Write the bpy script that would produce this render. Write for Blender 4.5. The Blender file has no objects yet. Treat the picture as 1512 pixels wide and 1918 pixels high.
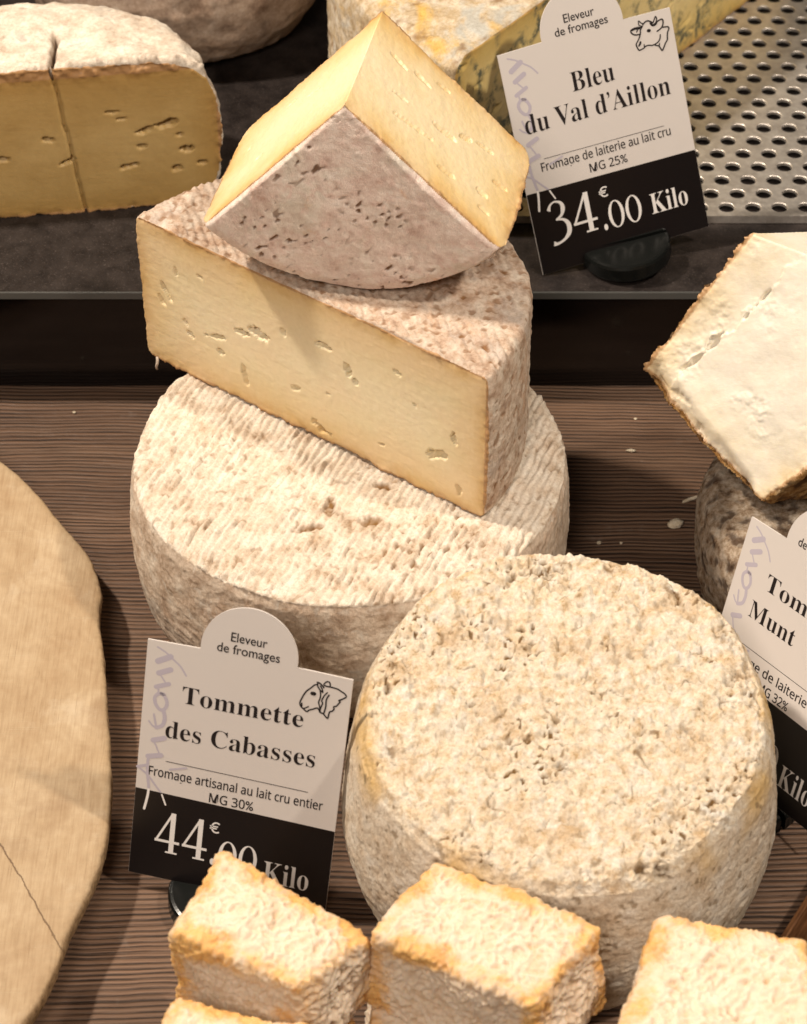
import bpy, bmesh, math, random
import numpy as np
from mathutils import Vector, Matrix, Euler

CM = 0.01
R = math.radians
S = bpy.context.scene
COL = S.collection

# ------------------------------------------------------------------ camera
cam = bpy.data.cameras.new('camera')
cam.sensor_fit = 'VERTICAL'
cam.sensor_height = 24.0
cam.lens = 24.0 * 4600 / 1918
cam.clip_start = 0.02
cam.clip_end = 20
cam_o = bpy.data.objects.new('camera', cam)
COL.objects.link(cam_o)
PITCH, DIST = R(42), 102 * CM
cam_o.location = (0, -DIST * math.cos(PITCH), DIST * math.sin(PITCH))
cam_o.rotation_euler = (R(90) - PITCH, 0, 0)
cam.dof.use_dof = True
cam.dof.focus_distance = 0.92
cam.dof.aperture_fstop = 14
S.camera = cam_o

# ------------------------------------------------------------------ world and lamps
world = bpy.data.worlds.new('World')
S.world = world
world.use_nodes = True
bg = world.node_tree.nodes['Background']
bg.inputs[0].default_value = (1.0, 0.86, 0.74, 1)
bg.inputs[1].default_value = 0.03


def spot(name, loc, target, watts, col, radius, size=70, blend=0.6):
    l = bpy.data.lights.new(name, 'SPOT')
    l.energy = watts
    l.color = col
    l.shadow_soft_size = radius
    l.spot_size = R(size)
    l.spot_blend = blend
    o = bpy.data.objects.new(name, l)
    COL.objects.link(o)
    o.location = loc
    d = Vector(target) - Vector(loc)
    o.rotation_euler = d.to_track_quat('-Z', 'Y').to_euler()
    return o


WARM = (1.0, 0.875, 0.73)
spot('track_or_fill_spot', (-0.68, 0.16, 1.08), (-0.02, -0.11, 0.05), 75, WARM, 0.034)
spot('track_or_fill_spot', (0.66, -0.26, 1.08), (0.04, -0.08, 0.06), 40, WARM, 0.035)
spot('track_or_fill_spot', (-0.30, -1.25, 1.30), (0.0, -0.08, 0.06), 60, (1.0, 0.87, 0.75), 0.22)  # soft front fill, added to brighten the sides facing the camera

S.view_settings.view_transform = 'Standard'
S.view_settings.look = 'None'
S.view_settings.exposure = 0.08
S.view_settings.gamma = 1.0

# ------------------------------------------------------------------ numpy noise
_rng = np.random.RandomState(7)
_G = _rng.normal(size=(256, 3))
_G /= np.linalg.norm(_G, axis=1)[:, None]
_G = _G.astype(np.float32) * 1.6


def pn(p, seed=0):
    p = np.asarray(p, dtype=np.float32) + np.float32(seed * 17.37)
    i = np.floor(p)
    f = p - i
    i = i.astype(np.int64)
    u = f * f * f * (f * (f * 6 - 15) + 10)
    hx = [((i[:, 0] + k) * 73856093) for k in (0, 1)]
    hy = [((i[:, 1] + k) * 19349663) for k in (0, 1)]
    hz = [((i[:, 2] + k) * 83492791) for k in (0, 1)]
    acc = []
    for a in (0, 1):
        for b in (0, 1):
            hxy = hx[a] ^ hy[b]
            v = []
            for c in (0, 1):
                h = hxy ^ hz[c]
                h = (h ^ (h >> 13)) * 1274126177
                g = _G[(h >> 8) & 255]
                v.append(g[:, 0] * (f[:, 0] - a) + g[:, 1] * (f[:, 1] - b) + g[:, 2] * (f[:, 2] - c))
            acc.append(v[0] + (v[1] - v[0]) * u[:, 2])
    x0 = acc[0] + (acc[1] - acc[0]) * u[:, 1]
    x1 = acc[2] + (acc[3] - acc[2]) * u[:, 1]
    return x0 + (x1 - x0) * u[:, 0]


def fbm(p, sc, octv=3, seed=0, gain=0.5, lac=2.1):
    p = np.asarray(p) * np.asarray(sc)
    a, s, t = 1.0, 0.0, 0.0
    for k in range(octv):
        s = s + a * pn(p, seed + k * 3 + 1)
        t += a
        a *= gain
        p = p * lac
    return s / t


def billow(p, sc, octv=2, seed=0, gain=0.5):
    p = np.asarray(p) * np.asarray(sc)
    a, s, t = 1.0, 0.0, 0.0
    for k in range(octv):
        s = s + a * np.abs(pn(p, seed + k * 3 + 1))
        t += a
        a *= gain
        p = p * 2.1
    return s / t


def sstep(a, b, x):
    t = np.clip((x - a) / (b - a), 0, 1)
    return t * t * (3 - 2 * t)


# ------------------------------------------------------------------ mesh helpers (all shapes in centimetres)
def new_mesh(name, v, f, attrs=None, smooth=True):
    """v (n,3) in cm, f (m,k) indices."""
    me = bpy.data.meshes.new(name)
    v = np.asarray(v, dtype=np.float32) * CM
    f = np.asarray(f, dtype=np.int32)
    k = f.shape[1]
    me.vertices.add(len(v))
    me.vertices.foreach_set('co', v.ravel())
    me.loops.add(f.size)
    me.loops.foreach_set('vertex_index', f.ravel())
    me.polygons.add(len(f))
    me.polygons.foreach_set('loop_start', np.arange(0, f.size, k, dtype=np.int32))
    if smooth:
        me.polygons.foreach_set('use_smooth', np.ones(len(f), dtype=bool))
    for an, av in (attrs or {}).items():
        a = me.attributes.new(an, 'FLOAT', 'POINT')
        a.data.foreach_set('value', np.asarray(av, dtype=np.float32))
    me.update(calc_edges=True)
    return me


def link(name, me, mat=None, parent=None):
    o = bpy.data.objects.new(name, me)
    COL.objects.link(o)
    if mat is not None:
        me.materials.append(mat)
    if parent is not None:
        o.parent = parent
    return o


def tag(o, label=None, cat=None, group=None, kind=None):
    for k, x in (('label', label), ('category', cat), ('group', group), ('kind', kind)):
        if x:
            o[k] = x
    return o


def empty(name, loc, rot=(0, 0, 0), label=None, cat=None, group=None):
    o = bpy.data.objects.new(name, None)
    o.empty_display_size = 0.02
    COL.objects.link(o)
    o.location = Vector(loc) * CM
    o.rotation_euler = rot
    return tag(o, label, cat, group)


def bm_link(name, bm, mat, parent=None, smooth=False):
    for v in bm.verts:
        v.co *= CM
    me = bpy.data.meshes.new(name)
    bmesh.ops.recalc_face_normals(bm, faces=bm.faces)
    bm.to_mesh(me)
    bm.free()
    if smooth:
        for p in me.polygons:
            p.use_smooth = True
    return link(name, me, mat, parent)


def lathe(profile, seg=128, a0=0.0, a1=2 * math.pi):
    """closed lathe solid (vertex list, faces) from a profile [(r,z)] that starts and ends on the axis"""
    bm = bmesh.new()
    rings = []
    for (r, z) in profile:
        if r < 1e-6:
            rings.append([bm.verts.new((0, 0, z))])
        else:
            rings.append([bm.verts.new((r * math.cos(2 * math.pi * k / seg), r * math.sin(2 * math.pi * k / seg), z)) for k in range(seg)])
    for a, b in zip(rings[:-1], rings[1:]):
        for k in range(seg):
            k2 = (k + 1) % seg
            if len(a) == 1:
                bm.faces.new((a[0], b[k2], b[k]))
            elif len(b) == 1:
                bm.faces.new((a[k], a[k2], b[0]))
            else:
                bm.faces.new((a[k], a[k2], b[k2], b[k]))
    bmesh.ops.recalc_face_normals(bm, faces=bm.faces)
    return bm


def cut(bm, co, no):
    """keep the side the normal does not point to, cap the opening"""
    g = bm.verts[:] + bm.edges[:] + bm.faces[:]
    r = bmesh.ops.bisect_plane(bm, geom=g, plane_co=co, plane_no=no, clear_outer=True, dist=1e-5)
    ed = [e for e in r['geom_cut'] if isinstance(e, bmesh.types.BMEdge)]
    bmesh.ops.holes_fill(bm, edges=ed, sides=0)
    bmesh.ops.recalc_face_normals(bm, faces=bm.faces)
    return bm


def remesh(bm, voxel, smooth=2):
    """evenly dense quads over a closed shape; returns verts, faces, vertex normals in cm"""
    me = bpy.data.meshes.new('tmp')
    bmesh.ops.triangulate(bm, faces=bm.faces)
    bm.to_mesh(me)
    bm.free()
    o = bpy.data.objects.new('tmp', me)
    COL.objects.link(o)
    m = o.modifiers.new('r', 'REMESH')
    m.mode = 'VOXEL'
    m.voxel_size = voxel
    m.adaptivity = 0
    if smooth:
        s = o.modifiers.new('s', 'SMOOTH')
        s.iterations = smooth
        s.factor = 0.5
    dg = bpy.context.evaluated_depsgraph_get()
    ev = o.evaluated_get(dg).to_mesh()
    n = len(ev.vertices)
    v = np.empty(n * 3, np.float32)
    ev.vertices.foreach_get('co', v)
    nl = len(ev.loops)
    li = np.empty(nl, np.int32)
    ev.loops.foreach_get('vertex_index', li)
    assert nl == 4 * len(ev.polygons)
    bpy.data.objects.remove(o)
    bpy.data.meshes.remove(me)
    v = v.reshape(-1, 3)
    f = li.reshape(-1, 4)
    return v, f, normals(v, f)


def normals(v, f):
    fn = np.cross(v[f[:, 2]] - v[f[:, 0]], v[f[:, 3]] - v[f[:, 1]])
    vn = np.zeros_like(v)
    for k in range(4):
        for c in range(3):
            vn[:, c] += np.bincount(f[:, k], weights=fn[:, c], minlength=len(v)).astype(np.float32)
    l = np.linalg.norm(vn, axis=1)
    return vn / np.maximum(l, 1e-9)[:, None]


def split(v, f, sel, attrs):
    """the faces in sel as their own arrays"""
    ff = f[sel]
    used, inv = np.unique(ff, return_inverse=True)
    return v[used], inv.reshape(-1, 4), {k: a[used] for k, a in attrs.items()}


def dents(u, w, lst, jag, soft=0.30):
    """inward depth field on a plane: (u, w, half width, half height, turn in degrees, depth)"""
    d = np.zeros(len(u), np.float32)
    for (cu, cw, ra, rb, ang, dep) in lst:
        c, s = math.cos(R(ang)), math.sin(R(ang))
        x = ((u - cu) * c + (w - cw) * s) / ra
        y = (-(u - cu) * s + (w - cw) * c) / rb
        r = np.sqrt(x * x + y * y) + jag
        d = np.maximum(d, dep * (1.35 if soft > 0.5 else 2.3) * sstep(1.05, 1.05 - soft, r))
    return d


# ------------------------------------------------------------------ material helper
class Mat:
    def __init__(self, name, rough=0.6, spec=0.35, sss=0.0, sss_r=(1, .6, .3), sss_scale=0.002):
        self.m = bpy.data.materials.new(name)
        self.m.use_nodes = True
        self.nt = self.m.node_tree
        self.p = self.nt.nodes['Principled BSDF']
        self.out = self.nt.nodes['Material Output']
        self.p.inputs['Roughness'].default_value = rough
        self.p.inputs['Specular IOR Level'].default_value = spec
        if sss:
            self.p.inputs['Subsurface Weight'].default_value = sss
            self.p.inputs['Subsurface Radius'].default_value = sss_r
            self.p.inputs['Subsurface Scale'].default_value = sss_scale
        tc = self.nt.nodes.new('ShaderNodeTexCoord')
        mp = self.nt.nodes.new('ShaderNodeMapping')
        mp.inputs['Scale'].default_value = (100, 100, 100)
        self.L(tc.outputs['Object'], mp.inputs['Vector'])
        self.co = mp.outputs[0]          # object coordinates in cm

    def L(self, a, b):
        self.nt.links.new(a, b)

    def put(self, sock, x):
        if isinstance(x, (int, float)):
            sock.default_value = x
        elif isinstance(x, tuple):
            sock.default_value = x if len(x) == 4 or len(sock.default_value) == 3 else (*x, 1)
        else:
            self.L(x, sock)

    def scale(self, v, loc=(0, 0, 0), rot=(0, 0, 0), vec=None):
        n = self.nt.nodes.new('ShaderNodeMapping')
        n.inputs['Scale'].default_value = v
        n.inputs['Location'].default_value = loc
        n.inputs['Rotation'].default_value = rot
        self.L(vec or self.co, n.inputs['Vector'])
        return n.outputs[0]

    def noise(self, sc, detail=4, rough=0.55, vec=None, dist=0.0):
        n = self.nt.nodes.new('ShaderNodeTexNoise')
        n.inputs['Scale'].default_value = sc
        n.inputs['Detail'].default_value = detail
        n.inputs['Roughness'].default_value = rough
        n.inputs['Distortion'].default_value = dist
        self.L(vec or self.co, n.inputs['Vector'])
        return n.outputs[0]

    def voronoi(self, sc, vec=None, feature='F1'):
        n = self.nt.nodes.new('ShaderNodeTexVoronoi')
        n.feature = feature
        n.inputs['Scale'].default_value = sc
        self.L(vec or self.co, n.inputs['Vector'])
        return n.outputs['Distance']

    def attr(self, name):
        n = self.nt.nodes.new('ShaderNodeAttribute')
        n.attribute_name = name
        return n.outputs['Fac']

    def ramp(self, fac, stops, interp='LINEAR'):
        n = self.nt.nodes.new('ShaderNodeValToRGB')
        n.color_ramp.interpolation = interp
        el = n.color_ramp.elements
        while len(el) < len(stops):
            el.new(0.5)
        for e, (p, c) in zip(el, stops):
            e.position = p
            e.color = (c, c, c, 1) if isinstance(c, (int, float)) else (*c, 1)
        self.L(fac, n.inputs[0])
        return n.outputs[0]

    def mix(self, fac, a, b, mode='MIX'):
        n = self.nt.nodes.new('ShaderNodeMix')
        n.data_type = 'RGBA'
        n.blend_type = mode
        self.put(n.inputs[0], fac)
        self.put(n.inputs[6], a)
        self.put(n.inputs[7], b)
        return n.outputs[2]

    def math(self, op, a, b=0.0, clamp=False):
        n = self.nt.nodes.new('ShaderNodeMath')
        n.operation = op
        n.use_clamp = clamp
        self.put(n.inputs[0], a)
        self.put(n.inputs[1], b)
        return n.outputs[0]

    def spots(self, sc, lo, hi, detail=3, rough=0.6, vec=None, dist=0.0):
        return self.ramp(self.noise(sc, detail, rough, vec, dist), [(lo, 0.0), (hi, 1.0)])

    def col(self, c):
        self.put(self.p.inputs['Base Color'], c)

    def rough(self, r):
        self.put(self.p.inputs['Roughness'], r)

    def bump(self, h, strength=0.5, dist=0.02):
        n = self.nt.nodes.new('ShaderNodeBump')
        n.inputs['Strength'].default_value = strength
        n.inputs['Distance'].default_value = dist * CM
        self.L(h, n.inputs['Height'])
        self.L(n.outputs[0], self.p.inputs['Normal'])


def plain(name, col, rough=0.5, spec=0.4, metal=0.0):
    m = Mat(name, rough, spec)
    m.col(col)
    m.p.inputs['Metallic'].default_value = metal
    return m.m


# ------------------------------------------------------------------ materials
def rind_colour(m, base, pit, patches, sc, stain, fine_mix=0.5):
    c = m.ramp(m.noise(sc, 8, 0.66), base)
    for (col, s, lo, hi, amt) in patches:
        c = m.mix(m.math('MULTIPLY', m.spots(s, lo, hi, 5, 0.62, dist=0.6), amt), c, col)
    fine = m.noise(7, 6, 0.75)
    c = m.mix(fine_mix, c, m.ramp(fine, [(0.34, (.50, .41, .32)), (0.56, (1, 1, 1))]), 'MULTIPLY')
    if stain:
        c = m.mix(m.math('MULTIPLY', m.attr('stain'), 0.75, True), c, stain)
    return m.mix(m.math('MULTIPLY', m.attr('pit'), 1.0, True), c, pit)


def rind_material(name, base, pit, patches=(), sss=0.12, sc=1.1, bump=0.6, rough=0.85, stain=None, side=None, fine_mix=0.5):
    """base: ramp stops over a broad noise; pit: colour of mould in the pits ('pit' attribute);
    side: the same settings for the flank of the wheel, blended in by the 'zone' attribute"""
    m = Mat(name, rough, 0.18)
    c = rind_colour(m, base, pit, patches, sc, stain, fine_mix)
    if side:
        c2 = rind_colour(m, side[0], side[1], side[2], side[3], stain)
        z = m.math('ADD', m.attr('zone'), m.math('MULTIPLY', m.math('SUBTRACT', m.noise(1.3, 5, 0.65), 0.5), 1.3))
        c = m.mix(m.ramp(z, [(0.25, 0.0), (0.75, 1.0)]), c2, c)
    m.col(c)
    h = m.math('ADD', m.noise(14, 6, 0.72), m.math('MULTIPLY', m.noise(42, 3, 0.6), 0.5))
    m.bump(h, bump, 0.14)
    return m.m


def paste_material(name, ramp_rd, mottle, mott_amt=0.25, rough=0.42, sss=0.35, extra=None, bump=0.14, rim_w=0.08):
    """cut cheese: colour runs from the rind inwards ('rd' attribute: cm below the rind)"""
    m = Mat(name, rough, 0.35, sss * 0.35, (1, .62, .28), 0.0008)
    rd = m.attr('rd')
    rd = m.math('ADD', rd, m.math('MULTIPLY', m.math('SUBTRACT', m.noise(2.2, 4, 0.6), 0.5), 0.55))
    c = m.ramp(m.math('DIVIDE', rd, 3.0), ramp_rd)
    c = m.mix(m.math('MULTIPLY', m.spots(0.45, 0.4, 0.62, 4, 0.5), mott_amt), c, mottle)
    c = m.mix(0.22, c, m.ramp(m.noise(5, 5, 0.6), [(0.3, (.72, .66, .55)), (0.7, (1, 1, 1))]), 'MULTIPLY')
    rim = m.ramp(m.math('ADD', m.attr('rd'), m.math('MULTIPLY', m.math('SUBTRACT', m.noise(5, 5, 0.65), 0.5), rim_w * 1.6)), [(rim_w * 0.7, 1.0), (rim_w * 1.35, 0.0)])
    c = m.mix(m.math('MULTIPLY', rim, 0.85), c, (.36, .20, .09))
    if extra:
        c = extra(m, c)
    m.col(c)
    h = m.math('ADD', m.noise(3.2, 5, 0.62), m.math('MULTIPLY', m.noise(24, 4, 0.6), 0.35))
    drag = m.noise(1.0, 4, 0.6, m.scale((0.7, 7.0, 7.0), rot=(0.3, 0.5, 0.2)))
    h = m.math('ADD', h, m.math('MULTIPLY', drag, 0.8))
    m.bump(h, bump * 1.3, 0.08)
    m.rough(m.ramp(m.noise(6, 3), [(0.3, rough - 0.08), (0.7, rough + 0.14)]))
    return m.m


M = {}
M['tomme'] = rind_material('white_ridged_rind', [(0.30, (.44, .32, .22)), (0.40, (.66, .54, .42)), (0.52, (.78, .69, .58)), (0.70, (.84, .78, .69))],
                           (.22, .115, .04), [((.66, .46, .30), 0.55, 0.57, 0.72, 0.4), ((.58, .55, .49), 0.8, 0.58, 0.70, 0.3)],
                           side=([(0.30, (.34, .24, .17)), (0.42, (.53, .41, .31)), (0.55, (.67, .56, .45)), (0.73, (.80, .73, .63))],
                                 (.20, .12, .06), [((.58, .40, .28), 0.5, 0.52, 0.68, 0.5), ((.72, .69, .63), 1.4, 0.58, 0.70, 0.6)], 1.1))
M['half'] = rind_material('pink_beige_rind', [(0.30, (.34, .22, .15)), (0.44, (.55, .41, .31)), (0.58, (.66, .55, .45)), (0.74, (.76, .68, .58))],
                          (.25, .13, .06), [((.60, .36, .22), 0.7, 0.56, 0.70, 0.5), ((.52, .46, .42), 0.5, 0.55, 0.68, 0.5)], sc=1.5)
M['wedge'] = rind_material('mauve_pitted_rind', [(0.30, (.62, .42, .34)), (0.41, (.79, .61, .53)), (0.53, (.88, .73, .64)), (0.72, (.92, .82, .74))],
                           (.20, .105, .055), [((.80, .40, .14), 0.55, 0.63, 0.72, 0.7), ((.74, .70, .58), 0.40, 0.52, 0.64, 0.5), ((.78, .54, .46), 1.3, 0.55, 0.66, 0.5)], sc=1.4, fine_mix=0.25)
M['crust'] = rind_material('knobbly_cream_crust', [(0.30, (.58, .40, .22)), (0.39, (.80, .63, .43)), (0.50, (.89, .77, .60)), (0.67, (.92, .86, .75))],
                           (.20, .11, .04), [((.66, .60, .52), 0.40, 0.58, 0.72, 0.6), ((.66, .45, .25), 0.55, 0.52, 0.68, 0.65), ((.94, .91, .84), 0.9, 0.55, 0.68, 0.7)],
                           sc=2.4, bump=0.8, stain=(.72, .45, .14),
                           side=([(0.28, (.54, .39, .26)), (0.40, (.72, .58, .43)), (0.54, (.83, .72, .58)), (0.74, (.89, .83, .74))],
                                 (.27, .18, .10), [((.52, .42, .31), 2.2, 0.58, 0.68, 0.6), ((.72, .52, .31), 0.4, 0.54, 0.70, 0.6)], 1.3))
M['brown'] = rind_material('rough_brown_rind', [(0.32, (.20, .12, .07)), (0.42, (.42, .30, .20)), (0.53, (.62, .50, .38)), (0.70, (.80, .71, .60))],
                           (.06, .03, .018), [((.56, .50, .42), 1.6, 0.58, 0.68, 0.7)], sc=2.4, bump=1.0)
M['amber'] = rind_material('amber_brown_rind', [(0.32, (.14, .06, .02)), (0.46, (.34, .17, .05)), (0.58, (.50, .31, .13)), (0.74, (.64, .50, .32))],
                           (.08, .035, .012), [((.60, .50, .36), 1.2, 0.60, 0.70, 0.5)], sc=2.2, bump=1.0)
M['backrind'] = rind_material('pale_dusty_rind', [(0.28, (.40, .30, .22)), (0.42, (.60, .50, .40)), (0.56, (.72, .64, .54)), (0.75, (.80, .74, .66))],
                              (.20, .13, .08), [((.55, .30, .20), 0.30, 0.58, 0.70, 0.6), ((.40, .36, .32), 0.45, 0.60, 0.68, 0.6)], sc=0.9, bump=0.5)
M['dusk'] = rind_material('dull_brown_grey_rind', [(0.30, (.20, .125, .085)), (0.45, (.34, .245, .18)), (0.58, (.46, .35, .27)), (0.75, (.60, .50, .41))],
                          (.08, .05, .03), [((.40, .26, .17), 0.4, 0.54, 0.68, 0.5)], sc=0.8)
M['bluerind'] = rind_material('mottled_orange_grey_rind', [(0.28, (.33, .22, .12)), (0.42, (.55, .42, .26)), (0.55, (.66, .56, .42)), (0.74, (.76, .71, .62))],
                              (.22, .11, .04), [((.74, .46, .10), 0.30, 0.56, 0.66, 0.8), ((.50, .52, .50), 0.35, 0.54, 0.64, 0.7)], sc=1.4)

M['half_paste'] = paste_material('straw_cut_paste', [(0.0, (.46, .27, .10)), (0.08, (.59, .40, .17)), (0.22, (.70, .535, .29)), (0.6, (.75, .64, .41)), (1.0, (.77, .67, .46))], (.77, .60, .40), 0.4)
M['wedge_paste'] = paste_material('golden_cut_paste', [(0.0, (.54, .30, .10)), (0.08, (.68, .43, .16)), (0.22, (.77, .55, .25)), (0.6, (.83, .67, .40)), (1.0, (.85, .71, .46))], (.86, .74, .51), 0.45)
M['white_paste'] = paste_material('ivory_cut_paste', [(0.0, (.62, .42, .22)), (0.05, (.72, .57, .36)), (0.14, (.66, .56, .39)), (0.40, (.69, .62, .485)), (0.8, (.71, .665, .575))], (.73, .69, .61), 0.6, sss=0.4, rim_w=0.13)
M['back_paste'] = paste_material('dimmed_yellow_cut_paste', [(0.0, (.34, .19, .06)), (0.12, (.42, .26, .085)), (0.4, (.47, .315, .12)), (1.0, (.49, .34, .14))], (.38, .24, .08), 0.5)  # paste colour lowered to carry the dim light at the back


def veins(m, c):
    v = m.ramp(m.voronoi(0.55, m.mix(0.45, m.co, m.noise(0.9, 4, 0.6), 'ADD'), 'DISTANCE_TO_EDGE'), [(0.03, 1.0), (0.12, 0.0)])
    v = m.math('MULTIPLY', v, m.spots(0.55, 0.42, 0.56, 3))
    v = m.math('MULTIPLY', v, m.spots(3.0, 0.36, 0.55, 3))
    return m.mix(m.math('MULTIPLY', v, 0.9, True), c, (.035, .06, .055))


M['blue_paste'] = paste_material('blue_veined_cut_paste', [(0.0, (.42, .24, .06)), (0.12, (.58, .40, .12)), (0.4, (.66, .50, .20)), (1.0, (.70, .56, .27))], (.62, .47, .17), 0.4, extra=veins)


def bloomy_material():
    m = Mat('bloomy_wrinkled_rind', 0.7, 0.3, 0.25, (1, .6, .3), 0.0010)
    base = m.ramp(m.noise(1.6, 6, 0.6), [(0.3, (.53, .36, .21)), (0.5, (.62, .475, .34)), (0.7, (.68, .56, .435))])
    white = m.ramp(m.attr('bump_height'), [(0.15, 0.0), (0.6, 1.0)])
    c = m.mix(m.math('MULTIPLY', white, 0.42), base, (.75, .665, .55))
    amber = m.ramp(m.noise(1.1, 4, 0.6), [(0.30, (.70, .42, .14)), (0.55, (.62, .32, .075)), (0.75, (.46, .20, .035))])
    e = m.math('ADD', m.attr('edge'), m.math('MULTIPLY', m.math('SUBTRACT', m.noise(0.8, 6, 0.68), 0.54), 4.6))
    e = m.math('MULTIPLY', e, m.ramp(m.attr('edge'), [(0.02, 0.25), (0.35, 1.0)]))
    e = m.ramp(e, [(0.15, 0.0), (1.0, 1.0)])
    c = m.mix(m.math('MULTIPLY', e, 0.88), c, amber)
    m.col(c)
    m.rough(m.mix(e, (.78, .78, .78), (.42, .42, .42)))
    m.bump(m.math('ADD', m.noise(10, 5, 0.7), m.math('MULTIPLY', m.noise(36, 3), 0.4)), 0.5, 0.04)
    return m.m


M['bloomy'] = bloomy_material()


def table_wood():
    m = Mat('dark_grained_wood', 0.5, 0.35)
    warp = m.math('MULTIPLY', m.math('SUBTRACT', m.noise(0.10, 3, 0.5), 0.5), 1.1)
    sx = m.nt.nodes.new('ShaderNodeSeparateXYZ')
    m.L(m.co, sx.inputs[0])
    cx = m.nt.nodes.new('ShaderNodeCombineXYZ')
    m.L(m.math('MULTIPLY', sx.outputs[0], 0.022), cx.inputs[0])
    y = m.math('ADD', sx.outputs[1], warp)
    m.L(y, cx.inputs[1])
    g1 = m.noise(1.1, 3, 0.5, cx.outputs[0])
    g2 = m.noise(9.5, 4, 0.6, cx.outputs[0])
    g3 = m.noise(0.45, 2, 0.5, cx.outputs[0])
    cx2 = m.nt.nodes.new('ShaderNodeCombineXYZ')
    m.L(m.math('MULTIPLY', sx.outputs[0], 0.5), cx2.inputs[0])
    m.L(m.math('MULTIPLY', y, 14.0), cx2.inputs[1])
    g4 = m.noise(1.0, 3, 0.6, cx2.outputs[0])
    ph = m.math('ADD', m.math('MULTIPLY', y, 27.0), m.math('MULTIPLY', g1, 9.0))
    wv = m.math('ADD', m.math('MULTIPLY', m.math('SINE', ph), 0.5), 0.5)
    h = m.math('ADD', m.math('MULTIPLY', wv, 0.34), m.math('MULTIPLY', g2, 0.80))
    h = m.math('ADD', h, m.math('MULTIPLY', g4, 0.30))
    line = m.ramp(h, [(0.46, 0.0), (0.66, 0.55), (0.95, 1.0)])
    c = m.mix(line, (.015, .0075, .0045), (.140, .078, .047))
    c = m.mix(m.math('MULTIPLY', m.ramp(g3, [(0.38, 0.0), (0.62, 1.0)]), 0.75), c, m.mix(line, (.027, .015, .009), (.205, .122, .077)))
    dust = m.math('MULTIPLY', m.spots(0.35, 0.60, 0.80, 7, 0.72), 0.30)
    c = m.mix(dust, c, (.42, .36, .32))
    m.col(c)
    m.rough(m.ramp(g2, [(0.3, 0.62), (0.7, 0.42)]))
    m.bump(line, 0.9, 0.06)
    return m.m


M['table'] = table_wood()


def slate():
    m = Mat('dark_slate_laminate', 0.5, 0.22)
    c = m.ramp(m.noise(1.2, 6, 0.65), [(0.35, (.010, .0075, .007)), (0.65, (.027, .021, .019))])
    c = m.mix(m.math('MULTIPLY', m.spots(12, 0.60, 0.70, 3, 0.7), 0.45), c, (.15, .12, .11))
    m.col(c)
    m.rough(m.ramp(m.noise(8, 4), [(0.3, 0.36), (0.7, 0.58)]))
    m.bump(m.noise(20, 4, 0.7), 0.25, 0.03)
    return m.m


M['slate'] = slate()
M['gloss_black'] = plain('black_gloss_panel', (.006, .004, .0035), 0.12, 0.5)
M['edge_glass'] = plain('shelf_edge_strip', (.09, .09, .085), 0.2, 0.6)


def steel():
    m = Mat('worn_stainless_steel', 0.38, 0.5)
    m.p.inputs['Metallic'].default_value = 0.8
    m.col(m.ramp(m.noise(1.4, 6, 0.7), [(0.3, (.52, .47, .42)), (0.7, (.82, .77, .71))]))
    m.rough(m.ramp(m.noise(5, 5, 0.7), [(0.3, 0.30), (0.7, 0.55)]))
    m.bump(m.noise(9, 4), 0.25, 0.03)
    return m.m


M['steel'] = steel()


CRACK = ((3.6, -4.9), (6.45, -9.9))


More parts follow.
